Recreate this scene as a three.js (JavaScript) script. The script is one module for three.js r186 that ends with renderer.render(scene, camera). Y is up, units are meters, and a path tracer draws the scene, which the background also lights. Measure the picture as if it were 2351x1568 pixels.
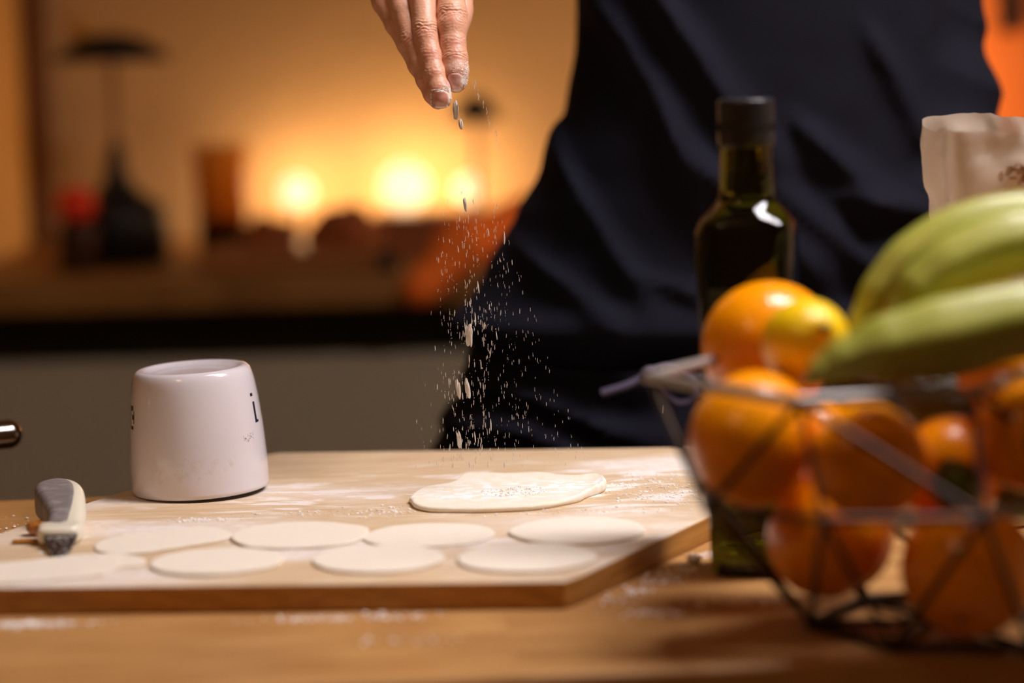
import * as THREE from 'three';
import { RoundedBoxGeometry } from 'three/addons/geometries/RoundedBoxGeometry.js';
import { mergeGeometries } from 'three/addons/utils/BufferGeometryUtils.js';
import { RectAreaLightUniformsLib } from 'three/addons/lights/RectAreaLightUniformsLib.js';

// ---------------------------------------------------------------- camera, light, exposure
const scene = new THREE.Scene();
scene.background = new THREE.Color(0, 0, 0);
const camera = new THREE.PerspectiveCamera(16.06, 2351 / 1568, 0.05, 30);
camera.rotation.order = 'YXZ';
camera.position.set(0, 1.226, 0);
camera.rotation.set(-7.4 * Math.PI / 180, 0, -1.5 * Math.PI / 180);
camera.focus = 1.615; camera.userData.fStop = 2.25;
const renderer = new THREE.WebGLRenderer({ antialias: true });
renderer.toneMapping = THREE.LinearToneMapping;
renderer.toneMappingExposure = 1.17;
renderer.shadowMap.enabled = true;
RectAreaLightUniformsLib.init();
const PENDANT = { pos: [0.72, 2.25, -1.43], w: 0.9, d: 0.3, radiance: 28, color: [1, 0.94, 0.98] };
const GLOBE = { candela: 0.052, color: [1, 0.57, 0.27] };
const CEIL = { candela: 0.5, color: [1, 0.62, 0.32], pos: [-0.9, 2.42, -0.3] };

// ---------------------------------------------------------------- helpers
let seed = 12345;
const rnd = () => { seed = (seed * 1664525 + 1013904223) >>> 0; return seed / 4294967296; };
const { lerp, clamp, smoothstep } = THREE.MathUtils;
const C = (hex) => new THREE.Color(hex);
const hash = (x, y, z) => { let h = (Math.imul(x, 374761393) + Math.imul(y, 668265263) + Math.imul(z, 1274126177)) | 0; h = Math.imul(h ^ (h >>> 13), 1274126177); h ^= h >>> 16; return (h >>> 0) / 4294967296; };
function vnoise(x, y = 0, z = 0) {
  const ix = Math.floor(x), iy = Math.floor(y), iz = Math.floor(z); let u = x - ix, v = y - iy, w = z - iz;
  u = u * u * (3 - 2 * u); v = v * v * (3 - 2 * v); w = w * w * (3 - 2 * w);
  const n = (a, b, c) => hash(ix + a, iy + b, iz + c);
  return lerp(lerp(lerp(n(0, 0, 0), n(1, 0, 0), u), lerp(n(0, 1, 0), n(1, 1, 0), u), v), lerp(lerp(n(0, 0, 1), n(1, 0, 1), u), lerp(n(0, 1, 1), n(1, 1, 1), u), v), w);
}
const fbm = (x, y, z = 0, o = 4) => { let s = 0, a = 0.5, t = 0; for (let i = 0; i < o; i++) { s += a * vnoise(x, y, z + i * 7.3); t += a; x *= 2.03; y *= 2.03; z *= 2.03; a *= 0.5; } return s / t; };
const used = {};
const numbered = (n) => { const k = used[n] = (used[n] ?? -1) + 1; return k ? n + '_' + String(k).padStart(3, '0') : n; };
const shadow = (m) => { m.castShadow = m.receiveShadow = true; return m; };
function thing(name, label, category, pos = [0, 0, 0], group) {
  const o = new THREE.Group(); o.name = numbered(name); o.position.set(...pos); o.userData = { label, category };
  if (group) o.userData.group = group;
  scene.add(o); return o;
}
function part(name, geo, material, parent, pos, label) {
  const m = shadow(new THREE.Mesh(geo, material)); m.name = name; if (pos) m.position.set(...pos); if (label) m.userData.label = label;
  parent.add(m); return m;
}
function solo(name, label, category, geo, material, extra = {}) {
  const m = shadow(new THREE.Mesh(geo, material)); m.name = numbered(name); m.userData = { label, category, ...extra }; scene.add(m); return m;
}
function struct(name, geo, material) { const m = shadow(new THREE.Mesh(geo, material)); m.name = name; m.userData = { kind: 'structure', label: STRUCT[name], category: name.split('_')[0] }; scene.add(m); return m; }
const STRUCT = { floor: 'brown wooden kitchen floor below the table', ceiling: 'plain pale kitchen ceiling', wall_back: 'cream plaster wall glowing orange behind the rear counter', wall_left: 'plain cream wall at the left end of the counter', wall_right: 'plain cream wall at the right end of the counter', wall_front: 'plain cream wall on the viewing side of the kitchen' };
const std = (color, roughness = 0.6, o = {}) => new THREE.MeshStandardMaterial({ color: C(color), roughness, ...o });
const phys = (color, roughness = 0.6, o = {}) => new THREE.MeshPhysicalMaterial({ color: C(color), roughness, ...o });
const box = (x0, x1, y0, y1, z0, z1, r = 0.003) => new RoundedBoxGeometry(x1 - x0, y1 - y0, z1 - z0, 2, r).translate((x0 + x1) / 2, (y0 + y1) / 2, (z0 + z1) / 2);
const V3 = (a) => new THREE.Vector3(...a), V2 = (a) => new THREE.Vector2(...a);
const tube = (pts, r, seg = 24, rad = 8, closed = false, tension = 0.5) => new THREE.TubeGeometry(new THREE.CatmullRomCurve3(pts.map(V3), closed, 'catmullrom', tension), seg, r, rad, closed);
const bar = (a, b, r, n = 8) => { const A = V3(a), B = V3(b), d = B.clone().sub(A), g = new THREE.CylinderGeometry(r, r, d.length(), n); g.applyQuaternion(new THREE.Quaternion().setFromUnitVectors(new THREE.Vector3(0, 1, 0), d.normalize())); return g.translate(...A.add(B).multiplyScalar(0.5).toArray()); };
const lathe = (pts, n = 64) => new THREE.LatheGeometry(pts.map(V2), n);
function texture(w, h, f, srgb = true, repeat) {
  const d = new Uint8Array(w * h * 4);
  for (let y = 0; y < h; y++) for (let x = 0; x < w; x++) { const c = f(x / w, y / h), i = (y * w + x) * 4; for (let k = 0; k < 3; k++) d[i + k] = clamp(Array.isArray(c) ? c[k] : c, 0, 255); d[i + 3] = 255; }
  const t = new THREE.DataTexture(d, w, h); t.magFilter = THREE.LinearFilter; t.minFilter = THREE.LinearFilter; t.wrapS = t.wrapT = THREE.RepeatWrapping; if (srgb) t.colorSpace = THREE.SRGBColorSpace;
  if (repeat) t.repeat.set(...repeat); t.needsUpdate = true; return t;
}
const mixc = (a, b, t) => a.map((v, i) => v + (b[i] - v) * t);
// planar uv from two axes, in metres
function planar(g, ax, ay, sx = 1, sy = 1, ox = 0, oy = 0) {
  const p = g.attributes.position, uv = new Float32Array(p.count * 2);
  for (let i = 0; i < p.count; i++) { uv[i * 2] = (p.getComponent(i, ax) - ox) / sx; uv[i * 2 + 1] = (p.getComponent(i, ay) - oy) / sy; }
  g.setAttribute('uv', new THREE.BufferAttribute(uv, 2)); return g;
}
// naive surface nets of a signed distance function
function nets(f, lo, hi, h) {
  const nx = Math.ceil((hi[0] - lo[0]) / h) + 1, ny = Math.ceil((hi[1] - lo[1]) / h) + 1, nz = Math.ceil((hi[2] - lo[2]) / h) + 1;
  const v = new Float32Array(nx * ny * nz), id = (i, j, k) => (k * ny + j) * nx + i;
  for (let k = 0; k < nz; k++) for (let j = 0; j < ny; j++) for (let i = 0; i < nx; i++) v[id(i, j, k)] = f(lo[0] + i * h, lo[1] + j * h, lo[2] + k * h);
  const at = new Int32Array(nx * ny * nz).fill(-1), pos = [], idx = [];
  const E = [[0, 1], [2, 3], [4, 5], [6, 7], [0, 2], [1, 3], [4, 6], [5, 7], [0, 4], [1, 5], [2, 6], [3, 7]];
  for (let k = 0; k < nz - 1; k++) for (let j = 0; j < ny - 1; j++) for (let i = 0; i < nx - 1; i++) {
    const c = []; let m = 0; for (let q = 0; q < 8; q++) { c[q] = v[id(i + (q & 1), j + ((q >> 1) & 1), k + (q >> 2))]; if (c[q] < 0) m |= 1 << q; }
    if (m === 0 || m === 255) continue;
    let x = 0, y = 0, z = 0, n = 0;
    for (const [a, b] of E) if ((c[a] < 0) !== (c[b] < 0)) { const t = c[a] / (c[a] - c[b]); x += lerp(a & 1, b & 1, t); y += lerp((a >> 1) & 1, (b >> 1) & 1, t); z += lerp(a >> 2, b >> 2, t); n++; }
    at[id(i, j, k)] = pos.length / 3; pos.push(lo[0] + (i + x / n) * h, lo[1] + (j + y / n) * h, lo[2] + (k + z / n) * h);
  }
  const quad = (a, b, c, d, flip) => { if (a < 0 || b < 0 || c < 0 || d < 0) return; flip ? idx.push(a, c, b, a, d, c) : idx.push(a, b, c, a, c, d); };
  for (let k = 1; k < nz - 1; k++) for (let j = 1; j < ny - 1; j++) for (let i = 1; i < nx - 1; i++) {
    const s = v[id(i, j, k)] < 0;
    if (s !== v[id(i + 1, j, k)] < 0) quad(at[id(i, j - 1, k - 1)], at[id(i, j, k - 1)], at[id(i, j, k)], at[id(i, j - 1, k)], !s);
    if (s !== v[id(i, j + 1, k)] < 0) quad(at[id(i - 1, j, k - 1)], at[id(i - 1, j, k)], at[id(i, j, k)], at[id(i, j, k - 1)], !s);
    if (s !== v[id(i, j, k + 1)] < 0) quad(at[id(i - 1, j - 1, k)], at[id(i, j - 1, k)], at[id(i, j, k)], at[id(i - 1, j, k)], !s);
  }
  const g = new THREE.BufferGeometry(), P = new Float32Array(pos), N = new Float32Array(pos.length), e = h * 0.5;
  for (let i = 0; i < P.length; i += 3) {
    const [x, y, z] = [P[i], P[i + 1], P[i + 2]], n = [f(x + e, y, z) - f(x - e, y, z), f(x, y + e, z) - f(x, y - e, z), f(x, y, z + e) - f(x, y, z - e)], l = Math.hypot(...n) || 1;
    N[i] = n[0] / l; N[i + 1] = n[1] / l; N[i + 2] = n[2] / l;
  }
  g.setAttribute('position', new THREE.BufferAttribute(P, 3)); g.setAttribute('normal', new THREE.BufferAttribute(N, 3)); g.setIndex(idx); return g;
}
const smin = (a, b, k) => { const h = Math.max(k - Math.abs(a - b), 0) / k; return Math.min(a, b) - h * h * k * 0.25; };
// tapered capsule: distance to segment minus radius interpolated along it
function cap(x, y, z, a, b) {
  const bx = b[0] - a[0], by = b[1] - a[1], bz = b[2] - a[2], px = x - a[0], py = y - a[1], pz = z - a[2];
  const t = clamp((px * bx + py * by + pz * bz) / (bx * bx + by * by + bz * bz), 0, 1);
  return Math.hypot(px - bx * t, py - by * t, pz - bz * t) - (a[3] + (b[3] - a[3]) * t);
}
const chain = (x, y, z, c, k) => { let d = 1e9; for (let i = 0; i < c.length - 1; i++) d = smin(d, cap(x, y, z, c[i], c[i + 1]), k); return d; };

// ---------------------------------------------------------------- wood
const woodGrain = (u, v, scale, ring) => { const w = fbm(u * 3 * scale, v * 40 * scale, 1.7, 4), r = Math.sin((v * ring + fbm(u * 1.4 * scale, v * 6 * scale, 5, 3) * 9) * 6.283); return [w, 0.5 + 0.5 * r, fbm(u * 14 * scale, v * 320 * scale, 9, 3)]; };
const tableTex = texture(2048, 1024, (u, v) => {
  const [a, r, f] = woodGrain(u * 2, v, 1, 9); let c = mixc([170, 122, 68], [204, 156, 98], a * 0.7 + r * 0.3); c = mixc(c, [140, 88, 40], clamp((f - 0.55) * 2.2, 0, 0.5));
  return c;
});
const FLOUR = [[-0.21, -1.49, .09, .03], [-0.05, -1.62, .2, .06], [0.09, -1.58, .07, .05], [0.03, -1.57, .09, .05], [-0.15, -1.57, .08, .03], [-0.06, -1.44, .15, .03], [-0.29, -1.37, .06, .02], [0.06, -1.66, .12, .05], [-0.28, -1.5, .06, .03]];
const boardTex = texture(2048, 2048, (u, v) => {
  const x = u * 0.62 - 0.38, z = v * 0.5 - 1.80;              // metres on the board
  const strip = Math.floor((z + 2) / 0.043 + 0.4 * Math.sin(x * 3)), sx = hash(strip, 3, 1);
  const [a, r, f] = woodGrain(x * 1.6 + sx * 5, z * 1.5 + sx * 3, 1.6, 14); let c = mixc([204, 172, 132], [228, 204, 170], a * 0.6 + r * 0.25 + sx * 0.15); c = mixc(c, [190, 142, 88], clamp((f - 0.55) * 2, 0, 0.4));
  const grainy = fbm(x * 260, z * 520, 3, 3), streak = fbm(x * 40 + z * 16, z * 110 + fbm(x * 12, z * 12, 6, 2) * 5, 4, 4); let m = 0.78 * smoothstep(fbm(x * 9, z * 16, 8, 4), 0.35, 0.75);
  for (const [fx, fz, rx, rz] of FLOUR) { const d = ((x - fx) / rx) ** 2 + ((z - fz) / rz) ** 2; if (d < 4) m += Math.exp(-d) * smoothstep(streak, 0.48, 0.75) * 0.65; }
  m += smoothstep(streak, 0.62, 0.8) * 0.2;
  return mixc(c, [246, 238, 232], clamp(m * (0.55 + 0.9 * grainy), 0, 0.92));
});
const M = {
  table: new THREE.MeshPhysicalMaterial({ map: tableTex, roughness: 0.42, specularIntensity: 0.7 }),
  tableEdge: std('#a87a44', 0.55),
  board: new THREE.MeshStandardMaterial({ map: boardTex, roughness: 0.62 }),
  boardEdge: new THREE.MeshStandardMaterial({ map: texture(1024, 256, (u, v) => { const [a, r, f] = woodGrain(u * 3, v * 0.25, 1.3, 40); return mixc(mixc([164, 112, 44], [196, 144, 70], a * 0.6 + r * 0.4), [126, 78, 24], clamp((f - 0.5) * 1.5, 0, 0.5)); }), roughness: 0.55 }),
  ceramic: null,
};

// ---------------------------------------------------------------- room
const plaster = new THREE.MeshStandardMaterial({ color: C('#cfb180'), roughness: 0.9, bumpMap: texture(512, 512, (u, v) => 255 * fbm(u * 60, v * 60, 2, 4), false, [3, 2]), bumpScale: 0.002 });
struct('floor', box(-2.6, 2.4, -0.1, 0, -3.75, 1.6), new THREE.MeshStandardMaterial({ map: texture(512, 512, (u, v) => { const [a] = woodGrain(u * 2, v, 1, 6); return mixc([96, 66, 40], [128, 92, 60], a); }), roughness: 0.6 }));
struct('ceiling', box(-2.6, 2.4, 2.6, 2.7, -3.75, 1.6), std('#cfc3b0', 0.95));
struct('wall_back', box(-2.6, 2.4, 0, 2.6, -3.75, -3.65), plaster);
struct('wall_left', box(-2.7, -2.6, 0, 2.6, -3.75, 1.6), plaster);
struct('wall_right', box(2.4, 2.5, 0, 2.6, -3.75, 1.6), plaster);
struct('wall_front', box(-2.6, 2.4, 0, 2.6, 1.6, 1.7), plaster);

// overhead pendant above the table (outside the frame; its glow is the white highlight on the fruit)
{
  const p = thing('pendant_lamp', 'long white pendant lamp hanging above the wooden table', 'lamp', PENDANT.pos);
  const metal = std('#d8d2c8', 0.4), hw = PENDANT.w / 2 + 0.03, hd = PENDANT.d / 2 + 0.03;
  part('housing', mergeGeometries([box(-hw, hw, 0.035, 0.06, -hd, hd), box(-hw, hw, -0.14, 0.05, -hd - 0.008, -hd + 0.004), box(-hw, hw, -0.14, 0.05, hd - 0.004, hd + 0.008), box(-hw - 0.008, -hw + 0.004, -0.05, 0.05, -hd, hd), box(hw - 0.004, hw + 0.008, -0.05, 0.05, -hd, hd)]), metal, p);
  part('diffuser', box(-hw + 0.02, hw - 0.02, 0.0, 0.012, -hd + 0.02, hd - 0.02), new THREE.MeshStandardMaterial({ color: C('#ffffff'), roughness: 0.6, emissive: new THREE.Color(...PENDANT.color), emissiveIntensity: 1.5 }), p);
  for (const s of [-1, 1]) part('cable', bar([s * hw * 0.7, 0.05, 0], [s * hw * 0.7, 0.58, 0], 0.002), std('#222222', 0.6), p);
  const l = new THREE.RectAreaLight(new THREE.Color(...PENDANT.color), PENDANT.radiance, PENDANT.w, PENDANT.d); l.name = 'pendant_light';
  l.position.set(0, -0.006, 0); l.rotation.x = -Math.PI / 2; p.add(l);
}
{ // small warm ceiling light that fills the kitchen
  const p = thing('ceiling_lamp', 'small round warm ceiling lamp near the viewing side', 'lamp', CEIL.pos);
  part('glass_shade', new THREE.SphereGeometry(0.11, 32, 20), phys('#fff1dc', 0.5, { emissive: new THREE.Color(...CEIL.color), emissiveIntensity: 1.2 }), p);
  part('mount', lathe([[0, 0.18], [0.07, 0.18], [0.07, 0.1], [0.04, 0.09], [0, 0.09]], 32), std('#cccccc', 0.5), p);
  const l = new THREE.PointLight(new THREE.Color(...CEIL.color), CEIL.candela); l.name = 'ceiling_light'; l.castShadow = true; l.shadow.radius = 5; p.add(l);
}

// ---------------------------------------------------------------- kitchen table
{
  const t = thing('kitchen_table', 'warm brown wooden kitchen table under the cutting board', 'table', [0, 0, -1.194]); t.rotation.y = 4 * Math.PI / 180;
  const top = planar(new RoundedBoxGeometry(2.3, 0.04, 0.535, 3, 0.004).translate(0.1, 0.88, -0.2675), 0, 2, 1.6, 0.8);
  part('tabletop', top, M.table, t);
  part('apron_rail', mergeGeometries([box(-0.95, 1.15, 0.78, 0.86, -0.07, -0.05), box(-0.95, 1.15, 0.78, 0.86, -0.49, -0.47)]), M.tableEdge, t);
  for (const x of [-0.98, 1.18]) for (const z of [-0.06, -0.475]) part('leg', box(x - 0.03, x + 0.03, 0, 0.86, z - 0.03, z + 0.03), M.tableEdge, t);
}

// ---------------------------------------------------------------- cutting board
const BT = 0.916;
{
  const out = [[-0.352, -1.454], [-0.345, -1.468], [-0.287, -1.607], [-0.274, -1.632], [-0.19, -1.768], [-0.176, -1.7785], [0.185, -1.7535], [0.2, -1.738], [0.198, -1.642], [0.0355, -1.345], [0.026, -1.333], [-0.3, -1.354], [-0.335, -1.362], [-0.35, -1.38]];
  const s = new THREE.Shape(out.map(([x, z]) => new THREE.Vector2(x, -z)));
  const g = new THREE.ExtrudeGeometry(s, { depth: 0.0136, bevelEnabled: true, bevelThickness: 0.0012, bevelSize: 0.0012, bevelOffset: -0.0012, bevelSegments: 2, curveSegments: 1 });
  g.rotateX(-Math.PI / 2).translate(0, 0.9012, 0);
  // two parts: floured face and bare sides
  const p = g.attributes.position, n = g.attributes.normal, topI = [], sideI = [];
  for (let i = 0; i < p.count; i += 3) (n.getY(i) > 0.9 ? topI : sideI).push(i, i + 1, i + 2);
  const pick = (ids) => { const a = new Float32Array(ids.length * 3), b = new Float32Array(ids.length * 3); ids.forEach((q, k) => { for (let c = 0; c < 3; c++) { a[k * 3 + c] = p.getComponent(q, c); b[k * 3 + c] = n.getComponent(q, c); } }); const r = new THREE.BufferGeometry(); r.setAttribute('position', new THREE.BufferAttribute(a, 3)); r.setAttribute('normal', new THREE.BufferAttribute(b, 3)); return r; };
  const t = thing('cutting_board', 'large pale wooden cutting board dusted with flour on the table', 'cutting board');
  part('floured_face', planar(pick(topI), 0, 2, 0.62, 0.5, -0.38, -1.8), M.board, t, null, 'floured pale top face');
  const sides = pick(sideI), sp = sides.attributes.position, uv = new Float32Array(sp.count * 2);
  for (let i = 0; i < sp.count; i++) { uv[i * 2] = (sp.getX(i) + sp.getZ(i) * 0.8) / 0.6; uv[i * 2 + 1] = sp.getY(i) / 0.12; }
  sides.setAttribute('uv', new THREE.BufferAttribute(uv, 2)); part('board_edge', sides, M.boardEdge, t, null, 'bare brown side edge');
}

// ---------------------------------------------------------------- dough
const doughMat = new THREE.MeshPhysicalMaterial({ color: C('#f4e9d6'), roughness: 0.72, bumpMap: texture(512, 512, (u, v) => 255 * fbm(u * 40, v * 40, 2, 5), false, [1, 1]), bumpScale: 0.0006, sheen: 0.2, sheenColor: C('#ffffff') });
const doughDusted = new THREE.MeshPhysicalMaterial({ roughness: 0.75, bumpMap: doughMat.bumpMap, bumpScale: 0.0006, map: texture(1024, 1024, (u, v) => {
  const x = u * 0.2 - 0.1, z = v * 0.2 - 0.1; let m = 0;
  for (const [a, b, r, s] of [[0.005, 0.012, .026, .02], [-0.03, 0.02, .016, .01], [0.03, -0.004, .018, .009], [0.06, -0.01, .012, .01], [0, 0, .07, .04]]) m += Math.exp(-(((x - a) / r) ** 2 + ((z - b) / s) ** 2)) * smoothstep(fbm(x * 160, z * 260, 3, 4), 0.42, 0.62);
  return mixc([243, 232, 210], [252, 249, 246], clamp(m, 0, 1)); }) });
const ring = (pts, n) => new THREE.CatmullRomCurve3(pts.map(([x, z]) => new THREE.Vector3(x, 0, z)), true).getSpacedPoints(n).slice(0, n);
// a flat rolled sheet: outline, thickness, waviness of its surface, lift of its rim
function sheet(pts, t, wav = 0.0004, lip = () => 0, sd = 1) {
  const N = 160, o = ring(pts, N), c = o.reduce((a, p) => a.add(p), new THREE.Vector3()).divideScalar(N);
  const rings = [[0.985, 0], [1.0, 0.35], [0.998, 0.7], [0.985, 0.95], [0.96, 1.0], [0.9, 1], [0.75, 1], [0.55, 1], [0.35, 1], [0.15, 1]], pos = [], idx = [], uv = [];
  rings.forEach(([s, h], k) => o.forEach((p, i) => {
    const jag = 1 + (k < 5 ? 0.012 * (vnoise(i * 0.33, sd, 2) - 0.5) + 0.02 * (vnoise(i * 0.1, sd, 5) - 0.5) : 0), x = c.x + (p.x - c.x) * s * jag, z = c.z + (p.z - c.z) * s * jag;
    const y = h * t + (h > 0.5 ? (fbm(x * 70, z * 70, sd, 3) - 0.5) * 2 * wav + lip(p, s) : 0); pos.push(x, y, z); uv.push((x - c.x) / 0.2 + 0.5, (z - c.z) / 0.2 + 0.5);
  }));
  pos.push(c.x, t, c.z, c.x, 0, c.z); uv.push(0.5, 0.5, 0.5, 0.5); const top = pos.length / 3 - 2, bot = top + 1, L = rings.length;
  for (let i = 0; i < N; i++) { const j = (i + 1) % N; for (let k = 0; k < L - 1; k++) { const a = k * N + i, b = k * N + j, d = a + N, e = b + N; idx.push(a, d, b, b, d, e); } idx.push((L - 1) * N + i, top, (L - 1) * N + j, i, j, bot); }
  const g = new THREE.BufferGeometry(); g.setAttribute('position', new THREE.Float32BufferAttribute(pos, 3)); g.setAttribute('uv', new THREE.Float32BufferAttribute(uv, 2)); g.setIndex(idx); g.computeVertexNormals();
  if (g.attributes.normal.getY(top) < 0) { g.setIndex(idx.reverse()); g.computeVertexNormals(); }
  return [g, c];
}
function dough(name, label, pts, t, m, wav, lip, sd, group) {
  const [g, c] = sheet(pts, t, wav, lip, sd); g.translate(-c.x, 0, -c.z);
  const o = solo(name, label, 'dough', g, m, group ? { group } : {}); o.position.set(c.x, BT + 0.0002, c.z); return o;
}
const bigOut = [[-0.0698, -1.5694], [-0.0683, -1.5917], [-0.0616, -1.6108], [-0.0457, -1.6227], [-0.0386, -1.6425], [-0.0335, -1.6565], [-0.0101, -1.6515], [0.0171, -1.6526], [0.0319, -1.6407], [0.0464, -1.6277], [0.0567, -1.6242], [0.061, -1.6062], [0.0584, -1.5911], [0.0461, -1.5715], [0.0413, -1.5588], [0.0153, -1.5376], [-0.0128, -1.5314], [-0.0353, -1.5329], [-0.0565, -1.5386], [-0.0653, -1.5498]];
dough('dough_sheet', 'largest flattened dough piece with a mound of white flour on top', bigOut, 0.0038, doughDusted, 0.0006, (p, s) => (s > 0.9 ? 0.0032 * smoothstep(p.x, 0.03, 0.062) * (1 - Math.abs(s - 0.96) * 8) : 0), 3);
const oval = (x, z, rx, rz, sd) => [...Array(20)].map((_, i) => { const a = i / 20 * 2 * Math.PI, k = 1 + 0.05 * (vnoise(i * 0.7, sd) - 0.5); return [x + rx * k * Math.cos(a), z + rz * k * Math.sin(a)]; });
const rows = 'dough rounds in two rows on the cutting board';
dough('dough_round', 'thin torn dough round below the knife tip, cut off by the left frame edge', [[-0.3328, -1.3847], [-0.3233, -1.4113], [-0.3035, -1.416], [-0.2892, -1.4226], [-0.2649, -1.433], [-0.2439, -1.4329], [-0.228, -1.4237], [-0.2211, -1.4085], [-0.2233, -1.3991], [-0.2333, -1.3955], [-0.2424, -1.3784], [-0.2683, -1.366], [-0.2973, -1.3605], [-0.3212, -1.3600]], 0.0014, doughMat, 0.0005, () => 0, 4, rows);
dough('dough_round', 'thin ragged dough round just right of the knife blade', [[-0.2589, -1.457], [-0.2569, -1.472], [-0.2418, -1.4883], [-0.2192, -1.5027], [-0.1977, -1.5067], [-0.1821, -1.4913], [-0.1765, -1.4775], [-0.1843, -1.463], [-0.199, -1.4521], [-0.2257, -1.4343], [-0.2412, -1.4326], [-0.2532, -1.4414]], 0.0014, doughMat, 0.0005, () => 0, 5, rows);
dough('dough_round', 'smooth dough round in the rear row, second from the knife', oval(-0.1343, -1.4722, 0.0427, 0.0386, 6), 0.0021, doughMat, 0.0003, () => 0, 6, rows);
dough('dough_round', 'dough round in the rear row in front of the floured large piece', oval(-0.0541, -1.4633, 0.0404, 0.0343, 7), 0.0016, doughMat, 0.0003, () => 0, 7, rows);
dough('dough_round', 'dough round at the right end of the rear row', oval(0.0371, -1.4636, 0.0411, 0.0382, 8), 0.0021, doughMat, 0.0003, () => 0, 8, rows);
dough('dough_round', 'dough round in the front row, next to the torn one', oval(-0.1783, -1.4024, 0.0397, 0.0351, 9), 0.0023, doughMat, 0.0003, () => 0, 9, rows);
dough('dough_round', 'dough round in the middle of the front row, third from the left', oval(-0.0816, -1.3985, 0.0385, 0.0367, 10), 0.0021, doughMat, 0.0003, () => 0, 10, rows);
dough('dough_round', 'dough round at the right end of the front row', oval(0.0048, -1.3905, 0.0408, 0.0375, 11), 0.0023, doughMat, 0.0003, () => 0, 11, rows);

// ---------------------------------------------------------------- mug, upside down
{
  const c = document.createElement('canvas'); c.width = 2048; c.height = 512; const x = c.getContext('2d');
  x.fillStyle = '#dfd9dd'; x.fillRect(0, 0, 2048, 512);
  // the print as far as it can be read: dark bars close to either outline; brown stains; worn grey specks
  const U = (deg) => (deg / 360) * 2048; x.fillStyle = '#2a2730';
  const glyph = (deg, v0, v1, w) => x.fillRect(U(deg) - w / 2, v0 * 512, w, (v1 - v0) * 512);
  glyph(72, 0.29, 0.46, 22); glyph(73.5, 0.44, 0.46, 40); glyph(70.5, 0.22, 0.245, 26);
  glyph(-66 + 360, 0.26, 0.3, 40); glyph(-70 + 360, 0.26, 0.45, 14); glyph(-63.5 + 360, 0.33, 0.37, 26); glyph(-65 + 360, 0.42, 0.45, 36); glyph(-78 + 360, 0.3, 0.52, 14); glyph(-61 + 360, 0.3, 0.4, 10);
  for (let i = 0; i < 60; i++) { x.fillStyle = `rgba(60,58,66,${0.2 + 0.4 * rnd()})`; x.fillRect(U(50 + rnd() * 14), (0.52 + rnd() * 0.07) * 512, 2 + rnd() * 5, 1 + rnd() * 3); }
  for (let i = 0; i < 160; i++) { x.fillStyle = `rgba(150,96,40,${0.04 + 0.12 * rnd()})`; x.beginPath(); x.arc(U(-76 + 360) + (rnd() - 0.5) * 60 * rnd(), (0.6 + (rnd() - 0.5) * 0.16) * 512, 1 + rnd() * 9, 0, 7); x.fill(); }
  for (let i = 0; i < 90; i++) { x.fillStyle = `rgba(170,120,80,${0.02 + 0.04 * rnd()})`; x.beginPath(); x.arc((U(360 - 30 + 70 * rnd())) % 2048, (0.66 + rnd() * 0.18) * 512, 2 + rnd() * 12, 0, 7); x.fill(); }
  const tex = new THREE.CanvasTexture(c); tex.colorSpace = THREE.SRGBColorSpace; tex.wrapS = THREE.RepeatWrapping;
  const glaze = { roughness: 0.16, clearcoat: 0.6, clearcoatRoughness: 0.06 };
  const t = thing('mug', 'white ceramic mug standing upside down on the cutting board', 'mug', [-0.2162, BT + 0.0017, -1.637]); t.rotation.set(0.0, 0, 0.033);
  const H = 0.0842, prof = [[0.0448, 0.0012], [0.0456, 0.0], [0.0466, 0.0008], [0.0471, 0.003], [0.0468, 0.02], [0.0455, 0.042], [0.0436, 0.062], [0.0418, 0.074], [0.0406, 0.0785], [0.0392, 0.082], [0.037, 0.0839], [0.0345, H], [0.0322, 0.0834], [0.03, 0.0816], [0.024, 0.0806], [0.0, 0.0803]];
  const g = new THREE.LatheGeometry(prof.map(V2), 96, -Math.PI, Math.PI * 2); // seam at the back
  { const p = g.attributes.position, uv = g.attributes.uv; for (let i = 0; i < p.count; i++) { const a = Math.atan2(p.getX(i), p.getZ(i)); uv.setXY(i, uv.getX(i) + 0.5, p.getY(i) / H); } }
  const mMat = phys('#ffffff', 0.16, { ...glaze, map: tex }); tex.flipY = true; tex.offset.set(0, 0);
  // v runs from the table up: print rows were laid out from the base of the mug downwards
  part('cup_body', g, mMat, t);
  part('inner_wall', lathe([[0.0, 0.077], [0.034, 0.077], [0.0375, 0.07], [0.0405, 0.05], [0.0432, 0.02], [0.0448, 0.0012]], 64), phys('#efe9ec', 0.2, glaze), t);
  part('handle', tube([[-0.004, 0.068, -0.0405], [-0.006, 0.07, -0.058], [-0.008, 0.052, -0.07], [-0.008, 0.03, -0.066], [-0.005, 0.02, -0.0455]], 0.0052, 32, 12), phys('#efe9ec', 0.16, glaze), t);
}

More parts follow.
